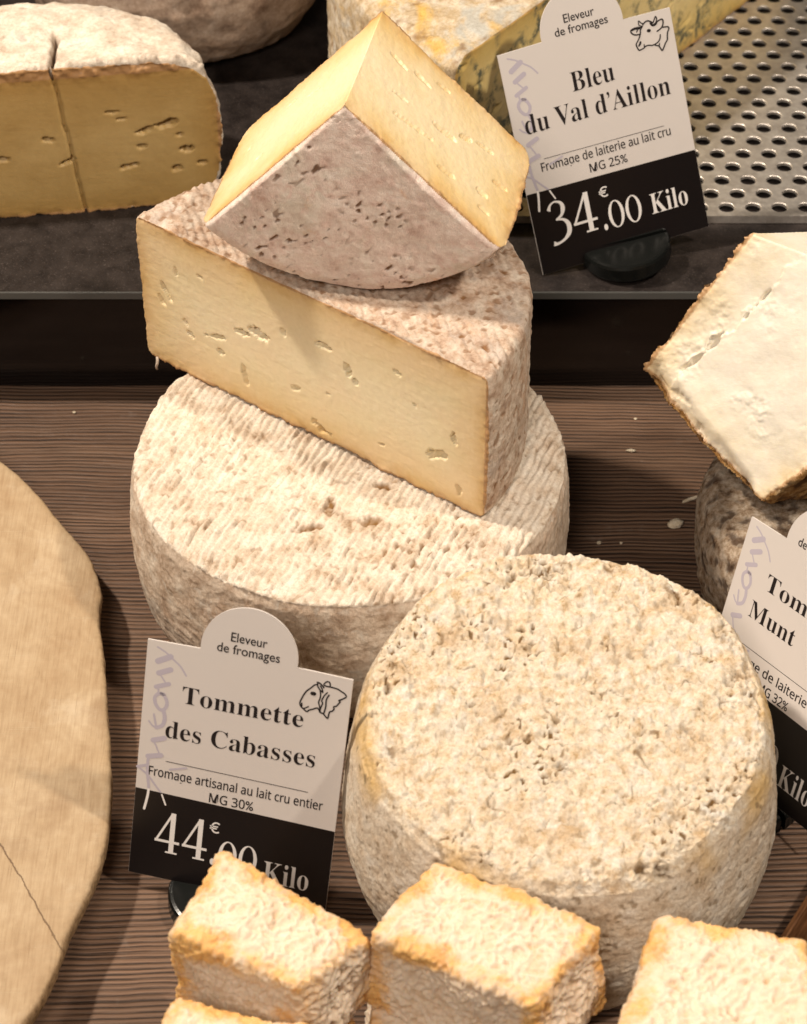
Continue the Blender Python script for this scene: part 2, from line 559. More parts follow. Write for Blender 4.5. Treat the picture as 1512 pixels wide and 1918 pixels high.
def board_wood():
    m = Mat('pale_beech_slab', 0.6, 0.3)
    fib = m.noise(1.0, 6, 0.7, m.scale((9, 0.45, 1)))
    cross = m.noise(1.0, 5, 0.7, m.scale((1.2, 24, 1)))
    broad = m.noise(0.30, 5, 0.6)
    # growth rings round the heart of the slab
    vm = m.nt.nodes.new('ShaderNodeVectorMath')
    vm.operation = 'LENGTH'
    m.L(m.scale((1, 0.8, 0), loc=(6, 2, 0)), vm.inputs[0])
    ring = m.math('ADD', m.math('MULTIPLY', vm.outputs['Value'], 1.0), m.math('MULTIPLY', m.noise(0.35, 4, 0.55), 5.0))
    rs = m.math('ADD', m.math('MULTIPLY', m.math('SINE', m.math('MULTIPLY', ring, 9.0)), 0.5), 0.5)
    c = m.ramp(broad, [(0.3, (.32, .215, .12)), (0.5, (.385, .28, .17)), (0.7, (.45, .345, .225))])
    c = m.mix(m.math('MULTIPLY', rs, 0.16), c, (.24, .145, .07))
    c = m.mix(0.36, c, m.ramp(fib, [(0.36, (.60, .52, .43)), (0.56, (1, 1, 1))]), 'MULTIPLY')
    c = m.mix(0.08, c, m.ramp(cross, [(0.34, (.62, .55, .46)), (0.55, (1, 1, 1))]), 'MULTIPLY')
    c = m.mix(m.math('MULTIPLY', m.spots(0.25, 0.58, 0.72, 6, 0.6), 0.45), c, (.19, .11, .055))
    pale = m.math('MULTIPLY', m.spots(0.4, 0.58, 0.75, 6, 0.65), 0.5)
    c = m.mix(pale, c, (.50, .41, .30))
    s1 = m.ramp(m.noise(1.0, 2, 0.5, m.scale((0.35, 30, 1), rot=(0, 0, R(14)))), [(0.68, 0.0), (0.71, 1.0)])
    s2 = m.ramp(m.noise(1.0, 2, 0.5, m.scale((34, 0.4, 1), rot=(0, 0, R(-9)))), [(0.68, 0.0), (0.71, 1.0)])
    c = m.mix(m.math('MULTIPLY', s1, 0.3), c, (.56, .46, .33))
    c = m.mix(m.math('MULTIPLY', s2, 0.35), c, (.17, .10, .05))
    # a drying crack that runs in from the rim
    sp = m.nt.nodes.new('ShaderNodeSeparateXYZ')
    m.L(m.co, sp.inputs[0])
    (ax, ay), (bx, by) = CRACK
    ln = math.hypot(bx - ax, by - ay)
    dx, dy = (bx - ax) / ln, (by - ay) / ln
    px, py = m.math('SUBTRACT', sp.outputs[0], ax), m.math('SUBTRACT', sp.outputs[1], ay)
    al = m.math('ADD', m.math('MULTIPLY', px, dx), m.math('MULTIPLY', py, dy))
    off = m.math('ABSOLUTE', m.math('ADD', m.math('SUBTRACT', m.math('MULTIPLY', px, dy), m.math('MULTIPLY', py, dx)),
                                    m.math('MULTIPLY', m.math('SUBTRACT', m.noise(1.2, 4, 0.6), 0.5), 0.35)))
    crack = m.math('MULTIPLY', m.ramp(off, [(0.012, 1.0), (0.04, 0.0)]), m.math('MULTIPLY', m.math('GREATER_THAN', al, 0.0), m.math('LESS_THAN', al, ln)))
    c = m.mix(m.math('MULTIPLY', crack, 0.75), c, (.07, .035, .015))
    c = m.mix(m.math('MULTIPLY', m.attr('bark'), 1.0, True), c, m.ramp(m.noise(4, 4), [(0.3, (.11, .065, .03)), (0.7, (.36, .25, .14))]))
    m.col(c)
    hh = m.math('ADD', fib, m.math('MULTIPLY', cross, 0.2))
    m.bump(m.math('SUBTRACT', hh, m.math('ADD', crack, m.math('MULTIPLY', m.math('ADD', s1, s2), 0.5))), 0.5, 0.04)
    return m.m


M['board'] = board_wood()


def handle_wood():
    m = Mat('varnished_brown_wood', 0.38, 0.45)
    g = m.noise(1.0, 5, 0.6, m.scale((0.6, 6, 6)))
    m.col(m.ramp(g, [(0.3, (.06, .022, .008)), (0.55, (.17, .075, .03)), (0.75, (.28, .14, .06))]))
    m.bump(g, 0.2, 0.03)
    return m.m


M['handle'] = handle_wood()


def card_plastic():
    m = Mat('matt_white_card', 0.42, 0.4)
    c = m.mix(m.math('MULTIPLY', m.spots(0.7, 0.55, 0.8, 5), 0.25), (.60, .555, .525), (.53, .48, .43))
    m.col(c)
    m.bump(m.noise(30, 3), 0.05, 0.01)
    return m.m


M['card'] = card_plastic()
M['band'] = plain('black_card_print', (.008, .006, .006), 0.28, 0.45)
M['ink'] = plain('black_ink', (.012, .008, .008), 0.55, 0.3)
M['white_ink'] = plain('white_ink', (.72, .69, .67), 0.5, 0.3)
M['lilac_ink'] = plain('faded_lilac_ink', (.44, .40, .46), 0.5, 0.3)
M['stand'] = plain('black_stand_plastic', (.006, .0065, .006), 0.2, 0.3)

# ================================================================== the setting
bm = bmesh.new()
bmesh.ops.create_cube(bm, size=1)
for v in bm.verts:
    v.co = Vector((v.co.x * 110, -30.5 + v.co.y * 79.0, -1.5 + v.co.z * 3))
tag(bm_link('wooden_table', bm, M['table']), kind='structure')

bm = bmesh.new()
bmesh.ops.create_cube(bm, size=1)
for v in bm.verts:
    v.co = Vector((v.co.x * 110, 8.6 + v.co.y * 0.6, 2.625 + v.co.z * 5.23))
tag(bm_link('step_riser', bm, M['gloss_black']), kind='structure')

bm = bmesh.new()
bmesh.ops.create_cube(bm, size=1)
for v in bm.verts:
    v.co = Vector((v.co.x * 110, 27.75 + v.co.y * 40, 5.42 + v.co.z * 0.36))
shelf = tag(bm_link('upper_shelf', bm, M['slate']), kind='structure')
bm = bmesh.new()
bmesh.ops.create_cube(bm, size=1)
for v in bm.verts:
    v.co = Vector((v.co.x * 110, 7.70 + v.co.y * 0.09, 5.42 + v.co.z * 0.37))
bmesh.ops.bevel(bm, geom=bm.edges[:], offset=0.025, segments=2, affect='EDGES')
bm_link('edge_strip', bm, M['edge_glass'], shelf)

# perforated steel sheet on the shelf: a staggered grid of round holes
def perforated(x0, y0, nx, ny, pitch, rad, z, thick):
    bm = bmesh.new()
    N = 18
    rowh = pitch * 0.905
    cache = {}

    def vert(x, y):
        k = (round(x, 3), round(y, 3))
        if k not in cache:
            cache[k] = bm.verts.new((x, y, z))
        return cache[k]
    for j in range(ny):
        for i in range(nx):
            cx = x0 + (i + 0.5 * (j % 2)) * pitch
            cy = y0 + j * rowh
            # six corners of the brick-hex cell
            hexp = [(cx + pitch / 2, cy - rowh * 0.31), (cx + pitch / 2, cy + rowh * 0.31), (cx, cy + rowh * 0.69),
                    (cx - pitch / 2, cy + rowh * 0.31), (cx - pitch / 2, cy - rowh * 0.31), (cx, cy - rowh * 0.69)]
            if j == 0:
                hexp[5] = (cx, cy - rowh * 0.62)
                hexp[0] = (cx + pitch / 2, cy - rowh * 0.62)
                hexp[4] = (cx - pitch / 2, cy - rowh * 0.62)
            H = [vert(*q) for q in hexp]
            inn = []
            low = []
            for k in range(N):
                a = 2 * math.pi * (k + 0.5) / N
                inn.append(bm.verts.new((cx + rad * 1.09 * math.cos(a), cy + rad * 1.09 * math.sin(a), z)))
                low.append(bm.verts.new((cx + rad * math.cos(a), cy + rad * math.sin(a), z - 0.035)))
            bot = [bm.verts.new((q.co.x, q.co.y, z - thick)) for q in low]
            angs = [math.atan2(q[1] - cy, q[0] - cx) % (2 * math.pi) for q in hexp]
            near = []
            for k in range(N):
                a = 2 * math.pi * (k + 0.5) / N
                near.append(min(range(6), key=lambda h: abs((a - angs[h] + math.pi) % (2 * math.pi) - math.pi)))
            for k in range(N):
                k2 = (k + 1) % N
                if near[k] == near[k2]:
                    bm.faces.new((inn[k], H[near[k]], inn[k2]))
                else:
                    bm.faces.new((inn[k], H[near[k]], H[near[k2]], inn[k2]))
                f = bm.faces.new((inn[k2], low[k2], low[k], inn[k]))
                f.smooth = True
                bm.faces.new((low[k2], bot[k2], bot[k], low[k]))
    # front lip
    return bm


bm = perforated(2.6, 13.35, 34, 26, 1.16, 0.345, 6.0, 0.16)
me = bpy.data.meshes.new('perforated_sheet')
for v in bm.verts:
    v.co *= CM
bmesh.ops.recalc_face_normals(bm, faces=bm.faces)
bm.to_mesh(me)
bm.free()
if me.polygons[0].normal.z < 0:
    me.flip_normals()
tray = link('perforated_tray', me, M['steel'])
tag(tray, 'perforated stainless steel tray sheet with staggered round holes on the dark shelf', 'tray')
bm = bmesh.new()
bmesh.ops.create_cube(bm, size=1)
for v in bm.verts:
    v.co = Vector((22.3 + v.co.x * 40.6, 12.69 + v.co.y * 0.05, 5.82 + v.co.z * 0.38))
bm_link('front_lip', bm, M['steel'], tray)

# ================================================================== cheeses
def jitter_outline(bm, amp, sc, seed):
    """low, broad irregularity in the plan of a wheel"""
    co = np.array([v.co for v in bm.verts], dtype=np.float32)
    n = fbm(co * np.array([1, 1, 0.4]), sc, 2, seed)
    for v, k in zip(bm.verts, n):
        r = math.hypot(v.co.x, v.co.y)
        if r > 0.5:
            s = 1 + amp * float(k) * min(1, r / 6)
            v.co.x *= s
            v.co.y *= s


# ---- whole ridged wheel at the bottom of the stack
TH = 6.62
bm = lathe([(0, 0), (7.4, 0), (7.95, .25), (8.3, 1.1), (8.52, 2.6), (8.56, 4.0), (8.5, 5.3), (8.42, 6.15), (8.3, 6.5), (8.0, 6.66), (7.4, 6.64), (0, TH)], 160)
jitter_outline(bm, 0.03, 0.18, 3)
v, f, n = remesh(bm, 0.058)
top = sstep(0.55, 0.85, n[:, 2]) * (v[:, 2] > 4)
r = np.hypot(v[:, 0], v[:, 1])
wp = v + 0.10 * np.stack([fbm(v, 0.6, 2, 5), fbm(v, 0.6, 2, 8), 0 * r], 1)
t = (wp[:, 0] * 0.927 - wp[:, 1] * 0.375) / 0.30 + 0.45 * fbm(v, 1.1, 2, 11)
along = v[:, 0] * 0.375 + v[:, 1] * 0.927
ridge = np.abs(np.sin(np.pi * t))
ridge = 1 - (1 - ridge) ** 1.3
brk = np.clip(0.5 + 0.9 * pn(np.stack([t * 0.9, along * 1.7, 0 * t], 1), 4), 0, 1.3)
fade = 0.5 + 0.5 * sstep(-0.25, 0.2, fbm(v, 0.28, 2, 21))
h = top * fade * (0.20 * ridge * (0.35 + 0.75 * brk) - 0.09)
h += 0.075 * fbm(v, 1.7, 4, 30, 0.6) + 0.07 * fbm(v, 0.35, 2, 40)
h += (1 - top) * 0.035 * fbm(v * np.array([1, 1, 1.7]), 2.2, 3, 33)
lip = np.exp(-((r - 8.2) / 0.22) ** 2) * top
h += lip * (0.05 + 0.05 * fbm(v, 1.5, 2, 9))
# hollows where the crust broke away
jag = 1.5 * fbm(v, 1.5, 4, 50, 0.6)
hol = dents(v[:, 0], v[:, 1], [(-0.68, -2.8, .30, .62, 10, .13), (-1.25, -4.1, .75, .22, 12, .11), (0.75, -3.75, .5, .34, 20, .11),
                               (1.2, -1.7, .8, .25, -25, .12), (4.4, -5.2, .6, .2, 35, .07), (-3.6, 1.2, .3, .15, 0, .06)], jag, 0.8) * top
pitmask = sstep(0.10, 0.42, fbm(v, 0.30, 2, 61) + 0.35 * sstep(0.5, 4.5, v[:, 0] - v[:, 1] - 2.5) - 0.10)
pits = sstep(0.22, 0.42, pn(np.stack([t * 1.05, along * 2.6, 0 * t], 1), 70)) * (1 - ridge * 0.6) * pitmask * top
spt = sstep(0.44, 0.58, pn(v * 3.2, 77)) * 0.8
h -= hol + 0.055 * pits + 0.02 * spt * top
v2 = v + n * h[:, None]
pit = np.clip(hol / 0.13 * 0.75 + top * 0.22 * sstep(0.45, 0.1, ridge) + pits * 0.8 + spt * top * 0.55 + (1 - top) * sstep(0.3, 0.5, fbm(v, 1.7, 3, 88)) * 0.5, 0, 1)  # ridge grooves get a little of the pit colour too
whole = empty('whole_cheese_wheel', (-2.05, -4.1, 0), label='whole off-white ridged cheese wheel at the bottom of the central stack', cat='cheese')
ftop = (n[f[:, 0], 2] + n[f[:, 2], 2] > 1.15) & (v[f[:, 0], 2] > 4)
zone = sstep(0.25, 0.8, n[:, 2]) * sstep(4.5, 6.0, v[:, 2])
for nm, sel, mt in (('top_rind', ftop, 'tomme'), ('side_rind', ~ftop, 'tomme')):
    a, b, c = split(v2, f, sel, {'pit': pit, 'zone': zone})
    link(nm, new_mesh(nm, a, b, c), M[mt], whole)


# ---- half wheel, cut face to the front left
def wheel_cut(profile, seg=160):
    return lathe(profile, seg)


HP = [(0, 0), (8.15, 0.0), (8.36, .22), (8.42, .8), (8.44, 3.3), (8.42, 6.2), (8.38, 6.6), (8.2, 6.74), (0, 6.70)]
bm = wheel_cut(HP)
jitter_outline(bm, 0.02, 0.2, 13)
cut(bm, (0, 0, 0), (0, -1, 0))
v, f, n = remesh(bm, 0.058, 1)
r = np.hypot(v[:, 0], v[:, 1])
facev = sstep(0.10, 0.03, v[:, 1])
top = sstep(0.6, 0.9, n[:, 2]) * (1 - facev)
rd = np.minimum(np.minimum(8.38 - r, v[:, 2]), 6.7 - v[:, 2])
t = (v[:, 0] * 0.62 + v[:, 1] * 0.78) / 0.31 + 0.35 * fbm(v, 0.9, 2, 15)
ridge = np.abs(np.sin(np.pi * t))
h = (1 - facev) * (0.055 * fbm(v, 1.9, 4, 31) + 0.06 * fbm(v, 0.45, 2, 41)) + top * 0.085 * ridge * (0.5 + 0.5 * sstep(-.2, .3, fbm(v, .5, 2, 18)))
h += (1 - facev) * 0.08 * billow(v, 2.4, 2, 34)
pits = sstep(0.36, 0.52, pn(v * np.array([3.6, 3.6, 3.6]), 71)) * (1 - facev)
h -= 0.04 * pits
# ragged crumbly rim where the knife broke the rind
rim = np.exp(-np.maximum(rd, 0) / 0.10)
h += rim * np.exp(-v[:, 1] / 0.12) * 0.26 * fbm(v, 1.3, 5, 46, 0.68)
u, w = v[:, 0], v[:, 2]
jag = 1.25 * fbm(v, 3.0, 4, 51, 0.6)
holes = dents(u, w, [(-6.99, 3.65, .42, .10, -60, .10), (-7.25, 3.1, .25, .10, -50, .06), (-5.8, 2.05, .22, .10, -35, .30), (-6.1, 2.6, .16, .08, -50, .16),
                     (-4.3, 1.96, .15, .12, 0, .30), (-4.5, 2.6, .5, .10, 15, .10), (-3.2, 3.42, .45, .12, 5, .16), (-2.3, 3.75, .42, .24, -20, .22),
                     (-1.1, 4.37, .10, .20, 10, .14), (.8, 4.6, .32, .12, 0, .14), (1.96, 4.1, .16, .34, 15, .20), (2.3, 3.6, .13, .12, 0, .2),
                     (6.91, 3.2, .10, .24, 5, .40), (6.15, 2.05, .42, .20, 20, .12), (-3.1, 1.33, .13, .45, 8, .08), (4.3, 5.0, .22, .08, -20, .07),
                     (7.2, .85, .10, .22, 10, .10), (-6.4, 4.9, .06, .2, 0, .07), (.6, .5, .4, .16, -20, .18), (3.6, 1.2, .2, .06, 20, .06), (-.6, 1.9, .25, .1, 30, .06),
                     (-5.2, 5.2, .2, .05, -20, .05), (5.1, 3.9, .08, .08, 0, .08), (1.0, 2.4, .1, .05, 0, .06)], jag)
knife = 0.012 * fbm(np.stack([u * 0.5, u * 0, w * 1.2 + u * 0.35], 1), 1.0, 3, 57) + 0.010 * fbm(v, 4.0, 2, 58)
v2 = v + n * h[:, None]
v2[:, 1] += facev * (holes + knife + 0.05 * fbm(v, 0.25, 1, 44))
half = empty('half_cheese_wheel', (-3.68, -2.87, 6.74), (0, 0, R(-36.9)), 'half cheese wheel with pinkish rind and straw cut face, lying on the whole wheel', 'cheese')
fcut = (v[f, 1].max(axis=1) < 0.045)
pit = np.clip(pits * 0.7 + (1 - facev) * sstep(.25, .5, fbm(v, 1.2, 3, 81)) * .5, 0, 1)
for nm, sel, mt in (('cut_face', fcut, 'half_paste'), ('rind', ~fcut, 'half')):
    a, b, c = split(v2, f, sel, {'pit': pit, 'rd': rd})
    link(nm, new_mesh(nm, a, b, c), M[mt], half)

bm = bmesh.new()
prev = None
for k in range(9):
    t = k / 8
    c0 = Vector((-7.75 + 0.05 * math.sin(t * 5), -0.03 - 0.10 * math.sin(t * 3), 0.05 - 0.62 * t))
    wd = 0.085 * (1 - 0.35 * t)
    row = [bm.verts.new(c0 + Vector((wd * math.cos(a), 0.05 * math.sin(a), 0))) for a in (0, 1.2, 2.2, 3.14, 4.3, 5.2)]
    if prev:
        for i in range(6):
            bm.faces.new((prev[i], prev[(i + 1) % 6], row[(i + 1) % 6], row[i]))
    else:
        bm.faces.new(row)
    prev = row
bm.faces.new(prev)
sh = bm_link('rind_shred', bm, M['half'], half, smooth=True)

# ---- quarter wedge on top, point up
RW, TW = 8.0, 6.5
prof = [(0, 0), (7.3, 0.0), (7.72, .14), (7.95, .55), (8.02, 1.6), (8.04, 3.3), (8.0, 5.2), (7.9, 6.1), (7.6, 6.45), (0, TW)]
bm = lathe(prof, 160)
for q in bm.verts:               # cylinder axis to +y, sector pointing down
    q.co = Vector((q.co.x, q.co.z, -q.co.y)) if False else Vector((q.co.x, q.co.z, q.co.y))
bmesh.ops.recalc_face_normals(bm, faces=bm.faces)
A0 = R(45)
cut(bm, (0, 0, 0), (-math.cos(A0), 0, math.sin(A0)))
cut(bm, (0, 0, 0), (math.cos(A0), 0, math.sin(A0)))
v, f, n = remesh(bm, 0.055, 1)
dL = -(v[:, 0] * -math.cos(A0) + v[:, 2] * math.sin(A0))      # depth under left cut plane
dR = -(v[:, 0] * math.cos(A0) + v[:, 2] * math.sin(A0))
r = np.hypot(v[:, 0], v[:, 2])
rd = np.minimum(np.minimum(8.02 - r, v[:, 1]), TW - v[:, 1])
fL, fR = sstep(0.10, 0.03, dL), sstep(0.10, 0.03, dR)
fc = np.maximum(fL, fR)
front = sstep(-0.7, -0.95, n[:, 1]) * (1 - fc)
bulge = front * 0.22 * np.clip(1 - ((r - 4.6) / 4.0) ** 2, 0, 1)
h = (1 - fc) * (0.035 * fbm(v, 1.8, 4, 32) + 0.07 * fbm(v, 0.4, 2, 42)) + bulge
tt = v[:, 0] * 0.77 + v[:, 2] * 0.64
ac = v[:, 0] * -0.64 + v[:, 2] * 0.77
pz = pn(np.stack([tt * 3.0, ac * 6.0, v[:, 1] * 3], 1), 72)
pits = sstep(0.37, 0.55, pz) * (1 - fc) * sstep(-0.10, 0.3, fbm(v, .45, 2, 90)) * (0.35 + 0.65 * front)
h -= 0.07 * pits
h += (1 - fc) * 0.022 * billow(v, 3.0, 2, 36)
rim = np.exp(-np.maximum(rd, 0) / 0.10)
h += rim * np.exp(-np.minimum(dL, dR) / 0.12) * 0.22 * fbm(v, 1.3, 5, 47, 0.68)
v2 = v + n * h[:, None]
jag = 0.75 * fbm(v, 2.4, 4, 52, 0.6)
# right cut face: u along the radius, w through the thickness
hr = dents(r, v[:, 1], [(1.4, 4.7, .5, .07, -8, .14), (2.5, 4.9, .45, .08, -6, .12), (2.7, 2.1, 1.0, .07, 12, .12), (4.1, 3.3, .60, .12, 8, .18), (5.0, 4.0, .28, .13, 20, .16),
                        (4.7, 1.4, .4, .09, 12, .10), (6.3, 2.0, .25, .12, 0, .14), (5.8, 4.4, .5, .07, 14, .10), (6.9, 3.2, .35, .09, 10, .10), (3.4, 5.5, .35, .06, 10, .10), (6.6, 1.2, .3, .07, 0, .08), (1.9, 3.0, .3, .05, 10, .06)], jag)
hl = dents(r, v[:, 1], [(5.4, 2.2, .18, .1, 0, .08), (3.0, 4.1, .5, .05, 10, .05), (6.6, 4.0, .12, .08, 0, .06), (4.6, 5.0, .3, .05, 0, .05)], jag)
knife = 0.014 * fbm(np.stack([r * 1.1 + v[:, 1] * .6, v[:, 1] * .4, 0 * r], 1), 1.0, 3, 59) + 0.008 * fbm(v, 4, 2, 60)
nl = np.array([-math.cos(A0), 0, math.sin(A0)], np.float32)
nr = np.array([math.cos(A0), 0, math.sin(A0)], np.float32)
v2 -= (fL * (hl + knife))[:, None] * nl + (fR * (1 - fL) * (hr + knife))[:, None] * nr
wedge = empty('cheese_wedge', (-1.66, -3.05, 13.47), (0, R(-2.5), R(-11.5)), 'quarter wedge with golden cut faces standing point up on top of the half wheel', 'cheese')
v2 *= np.array([1.03, 1, 1.02], np.float32)
v2[:, 0] *= np.where(v2[:, 0] > 0, 0.955, 1.0)
v2[:, 2] += 8.2
v2[:, 0] += -0.05
selL = v[f][:, :, :]
cL = (dL[f].max(axis=1) < 0.045)
cR = (dR[f].max(axis=1) < 0.045) & ~cL
for nm, sel, mt in (('cut_face', cL, 'wedge_paste'), ('cut_face', cR, 'wedge_paste'), ('rind', ~(cL | cR), 'wedge')):
    a, b, c = split(v2, f, sel, {'pit': pits, 'rd': rd})
    link(nm, new_mesh(nm, a, b, c), M[mt], wedge)

# ---- knobbly round cheese in front
bm = lathe([(0, 0), (6.3, 0), (6.75, .2), (7.15, .9), (7.45, 2.2), (7.55, 3.4), (7.4, 5.0), (7.2, 6.3), (7.0, 6.95), (6.72, 7.35), (6.3, 7.5), (5.7, 7.44), (0, 7.42)], 160)
jitter_outline(bm, 0.055, 0.16, 23)
v, f, n = remesh(bm, 0.05)
r = np.hypot(v[:, 0], v[:, 1])
top = sstep(0.45, 0.85, n[:, 2]) * (v[:, 2] > 4)
wv = v + 0.16 * np.stack([fbm(v, 1.2, 2, 3), fbm(v, 1.2, 2, 6), fbm(v, 1.2, 2, 9)], 1)
b1, b2, b3 = np.abs(pn(wv * 1.0, 101)), np.abs(pn(wv * 2.4, 104)), np.abs(pn(wv * 5.0, 107))
lump = fbm(wv, 1.5, 4, 110, 0.74)
crust = 0.38 * lump + 0.08 * b1 + 0.08
h = top * (crust - 0.10)
h += (1 - top) * (0.055 * fbm(v * np.array([1, 1, 1.5]), 1.3, 4, 112) + 0.06 * billow(v, 1.4, 3, 115) + 0.03 * fbm(v, 5.0, 2, 117))
h += 0.10 * fbm(v, 0.22, 2, 120)
ang = np.arctan2(v[:, 1], v[:, 0])
gr = 6.15 + 0.28 * fbm(np.stack([np.cos(ang) * 2, np.sin(ang) * 2, 0 * ang], 1), 1.0, 2, 125)
groove = np.exp(-((r - gr) / 0.16) ** 2) * top * sstep(-0.05, 0.30, fbm(np.stack([np.cos(ang) * 2.6, np.sin(ang) * 2.6, 0 * ang], 1), 1.0, 2, 127) + 0.12)
crz = sstep(-0.10, 0.30, fbm(v, 0.45, 2, 131))
crease = sstep(-0.16, -0.42, lump) * (0.35 + 0.65 * crz)
crease = np.maximum(crease, (1 - sstep(0, .06, b1)) * sstep(0.05, 0.30, fbm(v, 1.1, 3, 133)))
pitn = sstep(0.30, 0.46, pn(wv * 5.5, 136)) * sstep(-.05, .32, fbm(v, .5, 3, 139))
pit_t = np.clip(crease * 0.75 + pitn + groove * 0.75 * sstep(0.0, 0.25, fbm(v, 1.8, 2, 141)), 0, 1) * top
h -= 0.11 * groove + 0.05 * crease * top + 0.055 * pitn * top
chip = dents(v[:, 0], v[:, 1], [(2.2, -6.15, .75, .28, 8, .22), (-3.0, -5.9, .5, .2, -35, .10)], 1.3 * fbm(v, 1.7, 4, 144), 0.8) * sstep(5.6, 6.2, v[:, 2])
h -= chip
side_pit = (1 - top) * sstep(0.24, 0.46, fbm(v, 2.6, 3, 147)) * 0.75
v2 = v + n * h[:, None]
lean = np.tan(R(8.5)) * (v2[:, 2] / 7.5)
v2[:, 2] += lean * v2[:, 1]
pit = np.clip(pit_t + side_pit + chip / 0.22 * 0.7, 0, 1)
rimstain = np.exp(-((r - 6.95) / 0.38) ** 2) * sstep(5.5, 6.8, v[:, 2]) * sstep(0.0, 0.35, fbm(np.stack([np.cos(ang) * 2.2, np.sin(ang) * 2.2, v[:, 2] * .2], 1), 1.0, 3, 149) + 0.05)
v2[:, 2] *= 1.06
front_c = empty('round_cheese', (5.5, -18.6, 0), label='small round cheese with knobbly cream crust standing in front', cat='cheese')
ftop = (n[f[:, 0], 2] + n[f[:, 2], 2] > 0.95) & (v[f[:, 0], 2] > 4)
zone = sstep(0.15, 0.85, n[:, 2]) * sstep(4.5, 6.5, v[:, 2])
for nm, sel, mt in (('top_crust', ftop, 'crust'), ('side_rind', ~ftop, 'crust')):
    a, b, c = split(v2, f, sel, {'pit': pit, 'stain': rimstain, 'zone': zone})
    link(nm, new_mesh(nm, a, b, c), M[mt], front_c)

# ---- brown wheel on the right
bm = lathe([(0, 0), (6.3, 0), (6.8, .5), (7.0, 1.6), (7.0, 3.4), (6.8, 4.3), (6.3, 4.75), (0, 4.8)], 128)
jitter_outline(bm, 0.05, 0.2, 33)
v, f, n = remesh(bm, 0.085)
h = 0.10 * fbm(v, 1.2, 4, 150) + 0.12 * billow(v, 1.7, 3, 153) + 0.08 * fbm(v, .4, 2, 157)
pit = sstep(0.02, 0.35, fbm(v, 1.9, 3, 160)) * 0.8
h -= 0.06 * pit
o = link('brown_cheese_wheel', new_mesh('brown_cheese_wheel', v + n * h[:, None], f, {'pit': pit}), M['brown'])
o.location = Vector((18.5, -4.5, 0)) * CM
tag(o, 'rough brown-rinded cheese wheel at the right edge, under the ivory piece', 'cheese')

# ---- ivory cut piece on it: a quadrilateral cut face extruded backwards
Bq, Lq, Tq, Rq = (Vector(q) for q in ((13.45, -6.85, 6.6), (9.2, -2.1, 9.3), (12.89, -0.98, 14.83), (19.5, -5.57, 14.80)))
nface = (Lq - Bq).cross(Tq - Bq).normalized()
if nface.y > 0:
    nface = -nface
ex = Vector((.80, .45, -.29)).normalized() * 6.0
Mq = Lq.lerp(Bq, .42) - (Tq - Bq).normalized() * 0.35
ring = [Lq, Mq, Bq, Vector((18.2, -6.79, 11.58)), Rq, Tq]
NR = len(ring)
org = Vector((15.5, -2.5, 5.2))
bm = bmesh.new()
fa = [bm.verts.new(q - org) for q in ring]
ba = [bm.verts.new(q + ex - org) for q in ring]
bm.faces.new(fa)
bm.faces.new(ba[::-1])
for k in range(NR):
    bm.faces.new((fa[k], ba[k], ba[(k + 1) % NR], fa[(k + 1) % NR]))
bmesh.ops.recalc_face_normals(bm, faces=bm.faces)
v, f, n = remesh(bm, 0.062, 1)
N0 = np.array(nface, np.float32)
P0 = np.array(Bq - org, np.float32)
dep = -(v - P0) @ N0
fc = sstep(0.10, 0.03, dep)
e1 = np.array((Tq - Lq).normalized(), np.float32)
e2 = np.cross(N0, e1)
U, W = (v - np.array(Lq - org, np.float32)) @ e1, (v - np.array(Lq - org, np.float32)) @ e2
pl = [((q - Lq).dot(Vector(e1)), (q - Lq).dot(Vector(e2))) for q in ring]


def seg_dist(U, W, a, b):
    a, b = np.array(a), np.array(b)
    d = b - a
    t = np.clip(((U - a[0]) * d[0] + (W - a[1]) * d[1]) / (d @ d), 0, 1)
    return np.hypot(U - a[0] - t * d[0], W - a[1] - t * d[1])


rd = np.full(len(v), 9.0, np.float32)
for k in range(NR - 2):
    rd = np.minimum(rd, seg_dist(U, W, pl[k], pl[k + 1]))
rd = np.minimum(rd, seg_dist(U, W, pl[NR - 1], pl[0]))
N1 = np.cross(np.array(Rq - Tq), np.array(ex))
N1 /= np.linalg.norm(N1)
N1 = (N1 if N1[2] > 0 else -N1).astype(np.float32)
dep1 = -(v - np.array(Tq - org, np.float32)) @ N1
fc1 = sstep(0.10, 0.03, dep1)


def fp(q):
    q = Vector(q)
    return ((q - Lq).dot(Vector(e1)), (q - Lq).dot(Vector(e2)))


jit = 0.30 * fbm(v, 1.1, 4, 171)
crk = np.full(len(v), 9.0, np.float32)
cp = [fp(q) for q in ((13.57, -2.48, 13.28), (12.76, -2.66, 12.18), (11.94, -2.61, 11.38), (11.39, -2.75, 10.6), (10.54, -2.76, 9.7))]
for a, b in zip(cp[:-1], cp[1:]):
    crk = np.minimum(crk, seg_dist(U, W, a, b))
crk = crk + jit
step = np.full(len(v), 9.0, np.float32)
sp = [fp(q) for q in ((9.88, -2.75, 9.04), (10.85, -3.64, 8.71), (11.44, -4.69, 7.75), (11.93, -5.47, 7.08), (12.4, -6.0, 6.6))]
for a, b in zip(sp[:-1], sp[1:]):
    step = np.minimum(step, seg_dist(U, W, a, b))
ca, cb = np.array(cp[0]), np.array(cp[-1])
cd = (cb - ca) / np.linalg.norm(cb - ca)
sgn = (U - ca[0]) * cd[1] - (W - ca[1]) * cd[0] + 2.2 * jit
ledge = 0.10 * sstep(-0.05, 0.08, sgn) * np.exp(-(crk / 1.3) ** 2)
